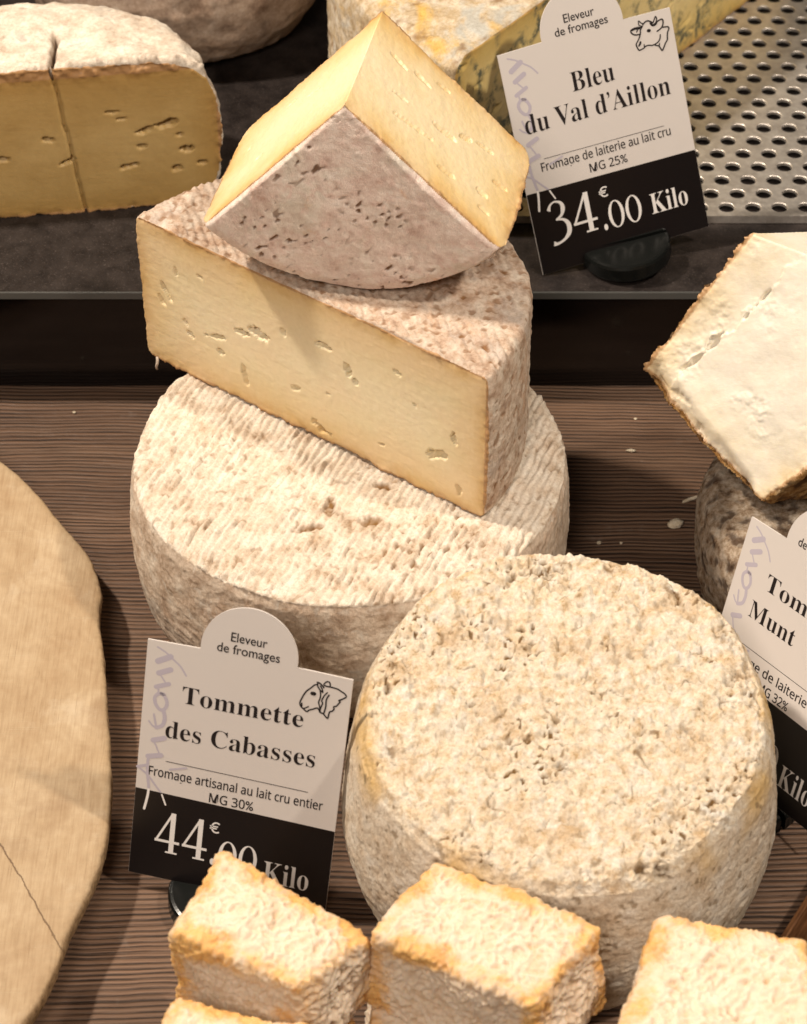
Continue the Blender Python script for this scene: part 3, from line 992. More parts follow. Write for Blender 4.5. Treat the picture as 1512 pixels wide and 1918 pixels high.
groove = ledge + 0.30 * np.exp(-(np.maximum(crk, 0) / (0.04 + 0.05 * sstep(-.1, .3, fbm(v, .8, 2, 174)))) ** 2) * (0.6 + 0.4 * sstep(-0.2, 0.25, fbm(v, 0.9, 2, 173))) + 0.13 * np.exp(-(np.maximum(step + jit * 2, 0) / 0.12) ** 2)
edgefall = 0.35 * sstep(0.9, 0.0, rd + 0.5 * jit) * sstep(0.6, 0.0, np.abs(step) - 0.5)
rough_n = 0.20 * fbm(v, 0.32, 3, 175) + 0.11 * sstep(0.0, 0.4, fbm(v, 0.5, 2, 176)) * fbm(v, 2.2, 4, 177, 0.65) + 0.02 * np.clip(fbm(v, 2.6, 3, 178), 0, 1)
h = (1 - fc) * (1 - fc1) * (0.10 * fbm(v, 1.5, 4, 181) + 0.13 * billow(v, 1.8, 3, 184))
rim = np.exp(-np.maximum(rd, 0) / 0.14)
h += rim * 0.55 * fbm(v, 0.9, 5, 187, 0.68) * sstep(0.5, 0.0, np.minimum(dep, 0.5)) + rim * 0.05
v2 = v + n * h[:, None] - (fc * (groove + edgefall + rough_n))[:, None] * N0
ivory = empty('ivory_cheese_piece', org, label='ivory white cut cheese piece with crumbly face and thin brown rind, right edge', cat='cheese')
fcut = dep[f].max(axis=1) < 0.045
fcut1 = (dep1[f].max(axis=1) < 0.045) & ~fcut
pit = sstep(0.0, 0.32, fbm(v, 1.7, 3, 190)) * 0.8
for nm, sel, mt in (('cut_face', fcut, 'white_paste'), ('cut_face', fcut1, 'white_paste'), ('rind', ~(fcut | fcut1), 'amber')):
    a, b, c = split(v2, f, sel, {'pit': pit, 'rd': rd})
    link(nm, new_mesh(nm, a, b, c), M[mt], ivory)

# ---- half wheel at the back left with a knife slit
prof = [(0, 0), (6.6, 0), (7.0, .4), (7.35, 1.6), (7.55, 3.4), (7.4, 5.2), (7.0, 6.3), (6.2, 6.95), (4.6, 7.3), (0, 7.35)]
bm = lathe(prof, 128)
jitter_outline(bm, 0.03, 0.25, 43)
cut(bm, (0, 0, 0), (0, -1, 0))
v, f, n = remesh(bm, 0.075, 1)
r = np.hypot(v[:, 0], v[:, 1])
fc = sstep(0.12, 0.04, v[:, 1])
rd = np.minimum(np.minimum(7.4 - r, v[:, 2]), 6.9 - v[:, 2])
top = (1 - fc) * sstep(.3, .8, n[:, 2])
h = (1 - fc) * (0.40 * fbm(v, 0.45, 4, 200) + 0.05 * fbm(v, 2.2, 3, 204))
lip = np.exp(-(v[:, 1] / 0.5) ** 2) * (1 - fc) * sstep(6.0, 6.9, v[:, 2])
h += lip * (0.24 + 0.55 * np.clip(fbm(v, 1.3, 4, 207, 0.65), -.3, 1))
rim = np.exp(-np.maximum(rd, 0) / 0.15)
h += rim * np.exp(-v[:, 1] / .2) * 0.34 * fbm(v, 1.5, 4, 209, 0.65)
slit_x = 0.5 + (6.9 - v[:, 2]) * 0.12 + 0.08 * fbm(v, .9, 2, 211)
slit = np.exp(-((v[:, 0] - slit_x) / 0.045) ** 2) * sstep(3.3, 2.6, v[:, 1])
slit_top = np.exp(-((v[:, 0] - slit_x - 0.12 * v[:, 1] - 0.12 * fbm(v, 1.2, 2, 213)) / 0.085) ** 2) * sstep(3.2, 2.4, v[:, 1]) * (1 - fc) * sstep(5.5, 6.5, v[:, 2])
jag = 1.25 * fbm(v, 2.0, 4, 214, 0.6)
hol = dents(v[:, 0], v[:, 2], [(5.15, 4.16, .42, .18, 15, .25), (5.95, 2.86, .35, .17, 5, .25), (4.15, 3.93, .3, .10, 15, .15), (2.86, 4.99, .3, .08, 0, .12), (3.93, 3.13, .25, .14, 0, .12),
                               (5.42, 1.88, .25, .14, 0, .15), (3.4, 2.2, .45, .14, 15, .18), (0.0, 3.82, .3, .12, -15, .16), (6.5, 2.1, .22, .1, 0, .15), (.75, 2.65, .35, .09, 20, .15), (-2, 3, .3, .1, 0, .12), (3.2, 4.6, .2, .08, 0, .1), (5.6, 3.6, .2, .08, 0, .1)], jag)
v2 = v + n * h[:, None]
v2[:, 1] += fc * (hol + 0.35 * slit + 0.02 * fbm(v, 1.5, 3, 217))
v2[:, 2] -= slit_top * 0.8
back = empty('halved_cheese', (-15.3, 13.4, 5.62), (0, 0, R(8)), 'halved pale-rinded cheese with a knife slit and yellow cut face, back left', 'cheese')
fcut = v[f, 1].max(axis=1) < 0.055
pit = np.clip(slit_top * 1.2 + sstep(.36, .5, fbm(v, 1.3, 3, 220)) * .4, 0, 1)  # knife slit is filled with the dark pit colour too
for nm, sel, mt in (('cut_face', fcut, 'back_paste'), ('rind', ~fcut, 'backrind')):
    a, b, c = split(v2, f, sel, {'pit': pit, 'rd': rd})
    link(nm, new_mesh(nm, a, b, c), M[mt], back)

# ---- dull wheel behind it
bm = lathe([(0, 0), (5.4, 0), (6.3, .5), (7.1, 1.8), (7.5, 3.6), (7.3, 5.4), (6.6, 6.6), (5.2, 7.2), (0, 7.3)], 128)
jitter_outline(bm, 0.05, 0.2, 53)
v, f, n = remesh(bm, 0.12)
h = 0.16 * fbm(v, 0.5, 4, 230) + 0.05 * fbm(v, 2, 2, 234)
o = link('dull_cheese_wheel', new_mesh('dull_cheese_wheel', v + n * h[:, None], f, {'pit': sstep(.2, .5, fbm(v, .8, 3, 236)) * .5}), M['dusk'])
o.location = Vector((-11.0, 31.0, 5.62)) * CM
tag(o, 'dull brown-grey cheese wheel in shade behind the slit cheese', 'cheese')

# ---- big half of blue cheese
RB, HB = 14.0, 8.3
bm = lathe([(0, 0), (13.2, 0), (13.7, .4), (14.0, 1.6), (14.0, 6.8), (13.8, 7.8), (13.2, 8.25), (0, HB)], 160)
jitter_outline(bm, 0.02, 0.15, 63)
cut(bm, (0, 0, 0), (0, -1, 0))
v, f, n = remesh(bm, 0.10, 1)
r = np.hypot(v[:, 0], v[:, 1])
fc = sstep(0.15, 0.05, v[:, 1])
rd = np.minimum(np.minimum(13.9 - r, v[:, 2]), HB - v[:, 2])
h = (1 - fc) * (0.10 * fbm(v, 0.9, 4, 240) + 0.10 * billow(v, 1.1, 3, 243))
rim = np.exp(-np.maximum(rd, 0) / 0.2)
h += rim * 0.12 * fbm(v, 1.4, 3, 246)
v2 = v + n * h[:, None]
v2[:, 1] += fc * (0.04 * fbm(v, 1.2, 3, 249) + 0.12 * sstep(.3, .5, fbm(v * np.array([1, 1, 2]), 1.0, 3, 252)))
pit = (1 - fc) * sstep(.15, .45, fbm(v, 1.2, 3, 255)) * .7
blue = empty('blue_cheese', (10.67, 22.8, 6.02), (0, 0, R(52.1)), 'large half of blue-veined cheese with mottled orange-grey rind behind the cow card', 'cheese')
fcut = v[f, 1].max(axis=1) < 0.07
for nm, sel, mt in (('cut_face', fcut, 'blue_paste'), ('rind', ~fcut, 'bluerind')):
    a, b, c = split(v2, f, sel, {'pit': pit, 'rd': rd})
    link(nm, new_mesh(nm, a, b, c), M[mt], blue)


# ---- small oblong cheeses with wrinkled bloomy rind
def oblong(corners, z0, z1, seed, label, flare=0.12, dz=(0, 0, 0, 0), group='oblong cheeses piled in the front'):
    c = np.array(corners, float)
    cen = c.mean(axis=0)
    bm = bmesh.new()
    tp = [bm.verts.new((x - cen[0], y - cen[1], z1 - z0 + d)) for (x, y), d in zip(c, dz)]
    bt = [bm.verts.new(((x - cen[0]) * (1 + flare) , (y - cen[1]) * (1 + flare), 0)) for (x, y) in c]
    bm.faces.new(tp)
    bm.faces.new(bt[::-1])
    for k in range(4):
        bm.faces.new((tp[k], bt[k], bt[(k + 1) % 4], tp[(k + 1) % 4]))
    bmesh.ops.recalc_face_normals(bm, faces=bm.faces)
    bmesh.ops.bevel(bm, geom=bm.edges[:], offset=0.15, segments=2, affect='EDGES', profile=0.5)
    v, f, n = remesh(bm, 0.055)
    n0 = n.copy()
    mx = np.sort(np.abs(n0), axis=1)
    # how far a point is from the middle of its side: 1 on the worn corners and edges
    ss = float(seed * 50)
    side = np.clip(1.0 - (np.abs(n0).max(axis=1) - 0.72) / 0.26, 0, 1)
    d_top = np.abs(v[:, 2] - (z1 - z0))
    edge_xy = np.full(len(v), 9.0)
    for k in range(4):
        a = c[k] - cen
        b = c[(k + 1) % 4] - cen
        s = 1 + flare * (1 - v[:, 2] / (z1 - z0))
        edge_xy = np.minimum(edge_xy, seg_dist(v[:, 0] / s, v[:, 1] / s, a, b))
    corner_xy = np.min([np.hypot(v[:, 0] - (q - cen)[0], v[:, 1] - (q - cen)[1]) for q in c], axis=0)
    istop = n0[:, 2] > 0.7
    dist_edge = np.where(istop, edge_xy, np.minimum(d_top, corner_xy * 0.9))
    edge = np.exp(-(dist_edge / 0.6) ** 2)
    w1 = v + 0.22 * np.stack([fbm(v, 1.3, 2, seed), fbm(v, 1.3, 2, seed + 3), fbm(v, 1.3, 2, seed + 6)], 1)
    b1 = np.abs(pn(w1 * 2.6, seed + 11))
    b2 = np.abs(pn(w1 * 4.8, seed + 14))
    wr = 0.55 * (1 - np.clip(b1 * 2.0, 0, 1)) + 0.45 * (1 - np.clip(b2 * 2.0, 0, 1))
    h = 0.20 * wr + 0.05 * fbm(v, 5, 2, seed + 17) + 0.40 * fbm(v, 0.38, 2, seed + 20)
    h *= 1 - 0.35 * edge
    h += edge * 0.10 * fbm(v, 1.0, 2, seed + 23)
    v2 = v + n * h[:, None]
    o = link('oblong_cheese', new_mesh('oblong_cheese', v2, f, {'edge': edge, 'bump_height': np.clip(wr, 0, 1)}), M['bloomy'])
    o.location = Vector((cen[0], cen[1], z0)) * CM
    tag(o, label, 'cheese', group)
    return o


oblong([(-5.84, -24.71), (-1.1, -27.76), (-3.23, -29.77), (-7.25, -27.74)], 3.78, 7.3, 301,
       'oblong bloomy-rind cheese overlapping the foot of the sheep card, left in the pile', 0.02, (0.35, -0.25, -0.1, 0.15))
oblong([(1.13, -24.87), (6.12, -27.8), (3.92, -30.31), (-0.95, -27.75)], 3.78, 7.3, 331,
       'oblong bloomy-rind cheese in the middle, against the round cream-crusted cheese', 0.10, (0.1, 0.3, -0.3, 0))
oblong([(8.05, -27.18), (12.4, -27.9), (13.0, -33.0), (6.2, -32.2)], 3.78, 7.3, 361,
       'oblong bloomy-rind cheese in the bottom right corner with faint parallel stripes', 0.06, (0.1, 0, 0, 0))
oblong([(-6.9, -26.0), (-1.6, -28.4), (-3.2, -30.4), (-7.6, -28.6)], 0.03, 3.60, 481,
       'oblong cheese directly underneath the left bloomy cheese', 0.0)
oblong([(-7.0, -29.55), (-1.9, -30.9), (-2.4, -34.0), (-8.2, -33.4)], 0.03, 6.4, 391,
       'lower oblong bloomy-rind cheese with amber edge, cut off by the bottom frame edge', 0.05, (0.1, 0.05, 0, 0.05))
oblong([(-0.9, -25.7), (4.4, -28.3), (2.6, -31.6), (-1.0, -29.0)], 0.03, 3.62, 421,
       'oblong cheese showing in the gap between the left and middle bloomy cheeses', 0.0)
oblong([(7.6, -28.2), (12.0, -28.8), (11.0, -33.0), (6.6, -32.3)], 0.03, 3.62, 451,
       'oblong cheese underneath the bottom right bloomy cheese', 0.0)


# ================================================================== wooden slab board on the left
def slab():
    pts = [(-16.66, .97), (-15.14, -.79), (-13.85, -2.73), (-12.48, -4.78), (-11.81, -6.76), (-11.72, -8.39), (-11.28, -10.97), (-10.72, -15.04), (-10.45, -17.61),
           (-10.48, -19.84), (-10.79, -21.51), (-11.34, -23.36), (-11.69, -25.15), (-12.51, -27.27), (-15, -31.5), (-20, -34.5), (-28, -34), (-34, -28), (-36.5, -18), (-35, -7), (-30, 0.5), (-24, 3.5), (-19.5, 3.2)]
    n = len(pts)
    P = []
    for i in range(n):
        p0, p1, p2, p3 = (np.array(pts[(i + k) % n]) for k in (-1, 0, 1, 2))
        for t in np.linspace(0, 1, 26, endpoint=False):
            P.append(0.5 * ((2 * p1) + (p2 - p0) * t + (2 * p0 - 5 * p1 + 4 * p2 - p3) * t * t + (3 * p1 - p0 - 3 * p2 + p3) * t ** 3))
    P = np.array(P)
    P3 = np.concatenate([P, np.zeros((len(P), 1))], 1)
    cen = P.mean(axis=0)
    tg = np.roll(P, -1, 0) - np.roll(P, 1, 0)
    tg /= np.linalg.norm(tg, axis=1)[:, None]
    nrm = np.stack([tg[:, 1], -tg[:, 0]], 1)
    if ((P - cen) * nrm).sum() < 0:
        nrm = -nrm
    rings = []
    zz = [(2.0, -0.75, 0), (2.0, -0.30, .08), (1.99, -0.10, .28), (1.95, -0.02, .55), (1.88, 0.02, .85), (1.7, 0.04, 1), (1.3, -0.02, 1), (0.9, -0.2, 1), (0.4, -0.5, 1), (0.02, -0.9, 1)]
    for z, off, bk in zz:
        P3[:, 2] = z
        k = fbm(P3 * np.array([1, 1, 1.4]), 1.3, 3, 260) * (0.06 if z < 1.99 else 0.015)
        rings.append(np.concatenate([P + nrm * (off + k)[:, None], np.full((len(P), 1), z)], 1))
    m = len(P)
    verts = np.concatenate(rings)
    verts[:, :2] -= cen
    faces = []
    for a in range(len(zz) - 1):
        for i in range(m):
            j = (i + 1) % m
            faces.append((a * m + i, (a + 1) * m + i, (a + 1) * m + j, a * m + j))
    faces.append(tuple(range(m)))
    me = bpy.data.meshes.new('wooden_slab')
    me.from_pydata((verts * CM).tolist(), [], faces)
    at = me.attributes.new('bark', 'FLOAT', 'POINT')
    at.data.foreach_set('value', np.repeat([b for _, _, b in zz], m).astype(np.float32))
    bm = bmesh.new()
    bm.from_mesh(me)
    bmesh.ops.recalc_face_normals(bm, faces=bm.faces)
    bm.to_mesh(me)
    bm.free()
    for p in me.polygons:
        p.use_smooth = len(p.vertices) == 4
    o = link('wooden_board', me, M['board'])
    o.location = Vector((cen[0], cen[1], 0.015)) * CM
    tag(o, 'pale natural-edge wooden slab board at the left edge of the table', 'board')


slab()

# ================================================================== price cards
SHEEP = [(0.055, [(2.4, 8.75), (2.31, 8.72), (2.18, 8.57), (2.06, 8.44), (1.98, 8.29), (1.92, 8.13), (1.88, 8.0), (1.88, 7.9), (1.93, 7.81), (2.03, 7.74), (2.13, 7.67), (2.23, 7.75), (2.35, 7.81), (2.47, 7.88), (2.54, 7.84), (2.6, 7.74), (2.7, 7.72), (2.79, 7.64), (2.88, 7.57), (2.9, 7.7), (2.93, 7.84), (3.0, 7.87), (3.06, 7.96), (3.04, 8.05), (3.12, 8.09), (3.19, 8.19), (3.24, 8.29), (3.19, 8.32), (3.28, 8.38), (3.42, 8.49)]), (0.055, [(3.43, 8.54), (3.36, 8.62), (3.25, 8.67), (3.13, 8.73), (3.02, 8.75), (2.88, 8.76), (2.72, 8.76), (2.63, 8.78)]), (0.05, [(2.62, 8.8), (2.65, 8.87), (2.73, 8.94), (2.81, 8.92), (2.84, 8.81)]), (0.06, [(2.39, 8.84), (2.48, 8.82), (2.57, 8.75), (2.63, 8.69)]), (0.05, [(2.4, 8.84), (2.42, 8.7), (2.49, 8.6), (2.58, 8.52), (2.61, 8.51), (2.58, 8.62), (2.51, 8.72)]), (0.05, [(2.51, 8.59), (2.55, 8.4), (2.54, 8.25), (2.51, 8.11), (2.56, 7.95), (2.6, 7.78)]), (0.05, [(2.77, 8.53), (2.67, 8.38), (2.62, 8.23), (2.61, 8.17), (2.65, 8.11), (2.62, 7.98), (2.59, 7.84)]), (0.055, [(2.84, 8.45), (2.78, 8.32), (2.76, 8.2), (2.77, 8.02), (2.75, 7.85), (2.73, 7.74)]), (0.14, [(2.26, 8.39), (2.33, 8.39)]), (0.05, [(1.94, 7.95), (1.95, 7.85)]), (0.05, [(2.02, 7.76), (2.1, 7.81), (2.18, 7.87)])]
COW = [(0.06, [(2.39, 8.8), (2.46, 8.86), (2.54, 8.9), (2.63, 8.9), (2.72, 8.85), (2.79, 8.79)]), (0.045, [(2.42, 8.83), (2.33, 8.9), (2.25, 9.0), (2.23, 8.9), (2.24, 8.82), (2.36, 8.75)]), (0.06, [(2.3, 8.72), (2.19, 8.75), (2.04, 8.76), (1.9, 8.73), (1.86, 8.68), (1.89, 8.59), (1.98, 8.51), (2.09, 8.48), (2.19, 8.47)]), (0.1, [(1.93, 8.72), (2.05, 8.74), (2.22, 8.71)]), (0.05, [(2.14, 8.66), (2.09, 8.59)]), (0.05, [(2.73, 8.73), (2.82, 8.78), (2.89, 8.89), (2.96, 8.99), (2.99, 8.88), (2.95, 8.78), (2.86, 8.71), (2.77, 8.7), (2.72, 8.74)]), (0.06, [(2.94, 8.75), (3.04, 8.79), (3.19, 8.82), (3.23, 8.74), (3.2, 8.61), (3.14, 8.51), (3.03, 8.44), (2.92, 8.4)]), (0.08, [(2.71, 8.78), (2.77, 8.68), (2.87, 8.67), (2.95, 8.73)]), (0.06, [(3.15, 8.5), (3.28, 8.48), (3.39, 8.45), (3.41, 8.37), (3.34, 8.26), (3.29, 8.1), (3.27, 7.97), (3.16, 7.84), (3.07, 7.7), (2.99, 7.6), (2.94, 7.68), (2.89, 7.81)]), (0.055, [(2.36, 8.75), (2.26, 8.63), (2.23, 8.5), (2.17, 8.37), (2.09, 8.25), (2.0, 8.15), (1.98, 8.08), (2.01, 7.96), (2.06, 7.86), (2.17, 7.87), (2.27, 7.89), (2.34, 7.94), (2.47, 7.95), (2.61, 7.91), (2.74, 7.92), (2.87, 7.97), (2.97, 8.07), (3.02, 8.23)]), (0.05, [(2.71, 7.91), (2.8, 7.85), (2.89, 7.82), (2.92, 7.9)]), (0.13, [(2.57, 8.52), (2.61, 8.51)]), (0.08, [(2.17, 8.16), (2.14, 8.09), (2.09, 8.04)]), (0.05, [(2.3, 8.02), (2.29, 7.91)])]
HAND = [(0.05, [(-2.15, 8.09), (-2.37, 8.39), (-2.65, 8.61), (-2.93, 8.82), (-3.23, 8.96)]), (0.17, [(-3.18, 8.43), (-2.75, 8.69)]), (0.16, [(-3.11, 7.99), (-2.71, 8.2)]), (0.045, [(-3.05, 7.93), (-2.79, 7.6)]), (0.13, [(-3.17, 7.45), (-2.73, 7.65)]), (0.05, [(-3.08, 7.38), (-3.07, 7.21)]), (0.1, [(-2.86, 7.22), (-3.05, 7.21), (-3.18, 7.04), (-3.13, 6.8), (-2.97, 6.62), (-2.81, 6.66), (-2.73, 6.89), (-2.82, 7.13), (-2.96, 7.24)]), (0.11, [(-2.84, 6.61), (-2.77, 6.34), (-2.82, 6.04), (-3.04, 5.9)]), (0.05, [(-3.04, 5.9), (-3.18, 5.95), (-3.32, 6.1)]), (0.06, [(-3.16, 6.39), (-3.06, 5.98)]), (0.15, [(-3.11, 5.39), (-2.72, 5.55)]), (0.045, [(-3.06, 5.33), (-2.83, 4.87)]), (0.15, [(-3.24, 4.73), (-2.79, 4.86)]), (0.08, [(-3.22, 4.76), (-3.23, 4.23), (-3.12, 3.52)]), (0.08, [(-3.59, 4.25), (-3.27, 4.37)]), (0.055, [(-3.59, 4.25), (-3.21, 4.01), (-2.89, 3.65), (-2.69, 3.43)]), (0.06, [(-2.42, 4.38), (-1.85, 4.57)])]
HAND_WHITE = [(0.09, [(-3.12, 3.43), (-3.14, 3.15), (-3.22, 2.65)]), (0.06, [(-2.63, 3.34), (-2.47, 2.97)])]



def catmull(pts, k=5):
    p = [np.array(q, float) for q in pts]
    if len(p) < 3:
        return p
    out = []
    for i in range(len(p) - 1):
        p0, p1, p2, p3 = p[max(i - 1, 0)], p[i], p[i + 1], p[min(i + 2, len(p) - 1)]
        for t in np.linspace(0, 1, k, endpoint=False):
            out.append(0.5 * ((2 * p1) + (p2 - p0) * t + (2 * p0 - 5 * p1 + 4 * p2 - p3) * t * t + (3 * p1 - p0 - 3 * p2 + p3) * t ** 3))
    out.append(p[-1])
    return out


def strokes_mesh(strokes, y, cap=True):
    bm = bmesh.new()
    for si, (w, pts) in enumerate(strokes):
        c = catmull(pts)
        yy = y - 0.0003 * si
        L_, R_ = [], []
        for i, q in enumerate(c):
            d = c[min(i + 1, len(c) - 1)] - c[max(i - 1, 0)]
            d = d / (np.linalg.norm(d) + 1e-9)
            nn = np.array([-d[1], d[0]]) * w / 2
            L_.append(bm.verts.new((q[0] + nn[0], yy, q[1] + nn[1])))
            R_.append(bm.verts.new((q[0] - nn[0], yy, q[1] - nn[1])))
        for i in range(len(c) - 1):
            bm.faces.new((L_[i], L_[i + 1], R_[i + 1], R_[i]))
        if cap:
            for q, a, b in ((c[0], L_[0], R_[0]), (c[-1], R_[-1], L_[-1])):
                vs = [a]
                a0 = math.atan2(a.co.z - q[1], a.co.x - q[0])
                for k in range(1, 6):
                    an = a0 + math.pi * k / 6
                    vs.append(bm.verts.new((q[0] + w / 2 * math.cos(an), yy, q[1] + w / 2 * math.sin(an))))
                vs.append(b)
                bm.faces.new(vs)
    return bm


def serif(s):
    o = ''
    for c in s:
        if 'A' <= c <= 'Z':
            o += chr(0x1D400 + ord(c) - 65)
        elif 'a' <= c <= 'z':
            o += chr(0x1D41A + ord(c) - 97)
        elif '0' <= c <= '9':
            o += chr(0x1D7CE + ord(c) - 48)
        else:
            o += c
    return o


def sans(s):
    o = ''
    for c in s:
        if 'A' <= c <= 'Z':
            o += chr(0x1D5A0 + ord(c) - 65)
        elif 'a' <= c <= 'z':
            o += chr(0x1D5BA + ord(c) - 97)
        elif '0' <= c <= '9':
            o += chr(0x1D7E2 + ord(c) - 48)
        else:
            o += c
    return o


_txt = {}


def text_geom(s, offset=0.0):
    k = (s, offset)
    if k in _txt:
        return _txt[k]
    cu = bpy.data.curves.new('t', 'FONT')
    cu.body = s
    cu.offset = offset
    cu.resolution_u = 4
    o = bpy.data.objects.new('t', cu)
    COL.objects.link(o)
    dg = bpy.context.evaluated_depsgraph_get()
    me = o.evaluated_get(dg).to_mesh()
    v = np.array([q.co[:] for q in me.vertices])
    f = [tuple(p.vertices) for p in me.polygons]
    bpy.data.objects.remove(o)
    bpy.data.curves.remove(cu)
    _txt[k] = (v, f)
    return v, f


def var_stroke(pts, ws):
    c = catmull([(*q, w) for q, w in zip(pts, ws)], 7)
    L_, R_ = [], []
    for i, q in enumerate(c):
        d = (c[min(i + 1, len(c) - 1)] - c[max(i - 1, 0)])[:2]
        d = d / (np.linalg.norm(d) + 1e-9)
        nn = np.array([-d[1], d[0]]) * max(q[2], 0.01) / 2
        L_.append(q[:2] + nn)
        R_.append(q[:2] - nn)
    return L_, R_


def digits(s):
    """old-style price numerals with thick and thin strokes, capital height 0.69"""
    V, F, x = [], [], 0.0

    layer = [0]

    def strip(L_, R_):
        n0 = len(V)
        layer[0] += 1
        for a, b in zip(L_, R_):
            V.append((a[0] + x, a[1], layer[0] * 0.0008))
            V.append((b[0] + x, b[1], layer[0] * 0.0008))
        for i in range(len(L_) - 1):
            F.append((n0 + 2 * i, n0 + 2 * i + 1, n0 + 2 * i + 3, n0 + 2 * i + 2))
    for ch in s:
        if ch == '0':
            A = [2 * math.pi * k / 40 for k in range(41)]
            strip([(0.24 + 0.225 * math.cos(a), 0.345 + 0.355 * math.sin(a)) for a in A],
                  [(0.24 + 0.138 * math.cos(a), 0.345 + 0.328 * math.sin(a)) for a in A])
            x += 0.50
        elif ch == '4':
            strip([(0.300, 0.69), (0.300, 0.0)], [(0.395, 0.69), (0.395, 0.0)])
            strip([(0.015, 0.185), (0.315, 0.69)], [(0.062, 0.185), (0.362, 0.69)])
            strip([(0.015, 0.215), (0.50, 0.215)], [(0.015, 0.172), (0.50, 0.172)])
            strip([(0.24, 0.028), (0.47, 0.028)], [(0.24, 0.0), (0.47, 0.0)])
            x += 0.54
        elif ch == '3':
            strip(*var_stroke([(0.05, 0.545), (0.10, 0.635), (0.20, 0.675), (0.31, 0.63), (0.335, 0.53), (0.28, 0.42), (0.16, 0.365)],
                              [0.075, 0.04, 0.03, 0.055, 0.085, 0.05, 0.028]))
            strip(*var_stroke([(0.16, 0.365), (0.30, 0.34), (0.385, 0.24), (0.37, 0.10), (0.26, 0.0), (0.12, -0.045), (0.03, -0.03)],
                              [0.028, 0.045, 0.085, 0.085, 0.05, 0.045, 0.085]))
            x += 0.47
    return np.array(V), F


def text_part(name, parent, mat, y, items):
    """items: (string, offset, x0, width, baseline, capital height in font units' share)"""
    V, F = [], []
    n = 0
    for (s, off, x0, wid, base, capy) in items:
        v, f = digits(s[1:]) if s[0] == '#' else text_geom(s, off)
        x = (v[:, 0] - v[:, 0].min()) / (v[:, 0].max() - v[:, 0].min()) * wid + x0
        z = v[:, 1] / 0.69 * capy + base
        V += [(a * CM, (y - k) * CM, b * CM) for a, b, k in zip(x, z, v[:, 2])]
        F += [tuple(i + n for i in q) for q in f]
        n += len(v)
    me = bpy.data.meshes.new(name)
    me.from_pydata(V, [], F)
    return link(name, me, mat, parent)


def extrude_outline(name, pts, y0, y1, mat, parent, bevel=0.0):
    bm = bmesh.new()
    fr = [bm.verts.new((x, y0, z)) for x, z in pts]
    bk = [bm.verts.new((x, y1, z)) for x, z in pts]
    bm.faces.new(fr)
    bm.faces.new(bk[::-1])
    n = len(pts)
    for i in range(n):
        bm.faces.new((fr[i], bk[i], bk[(i + 1) % n], fr[(i + 1) % n]))
    return bm_link(name, bm, mat, parent)


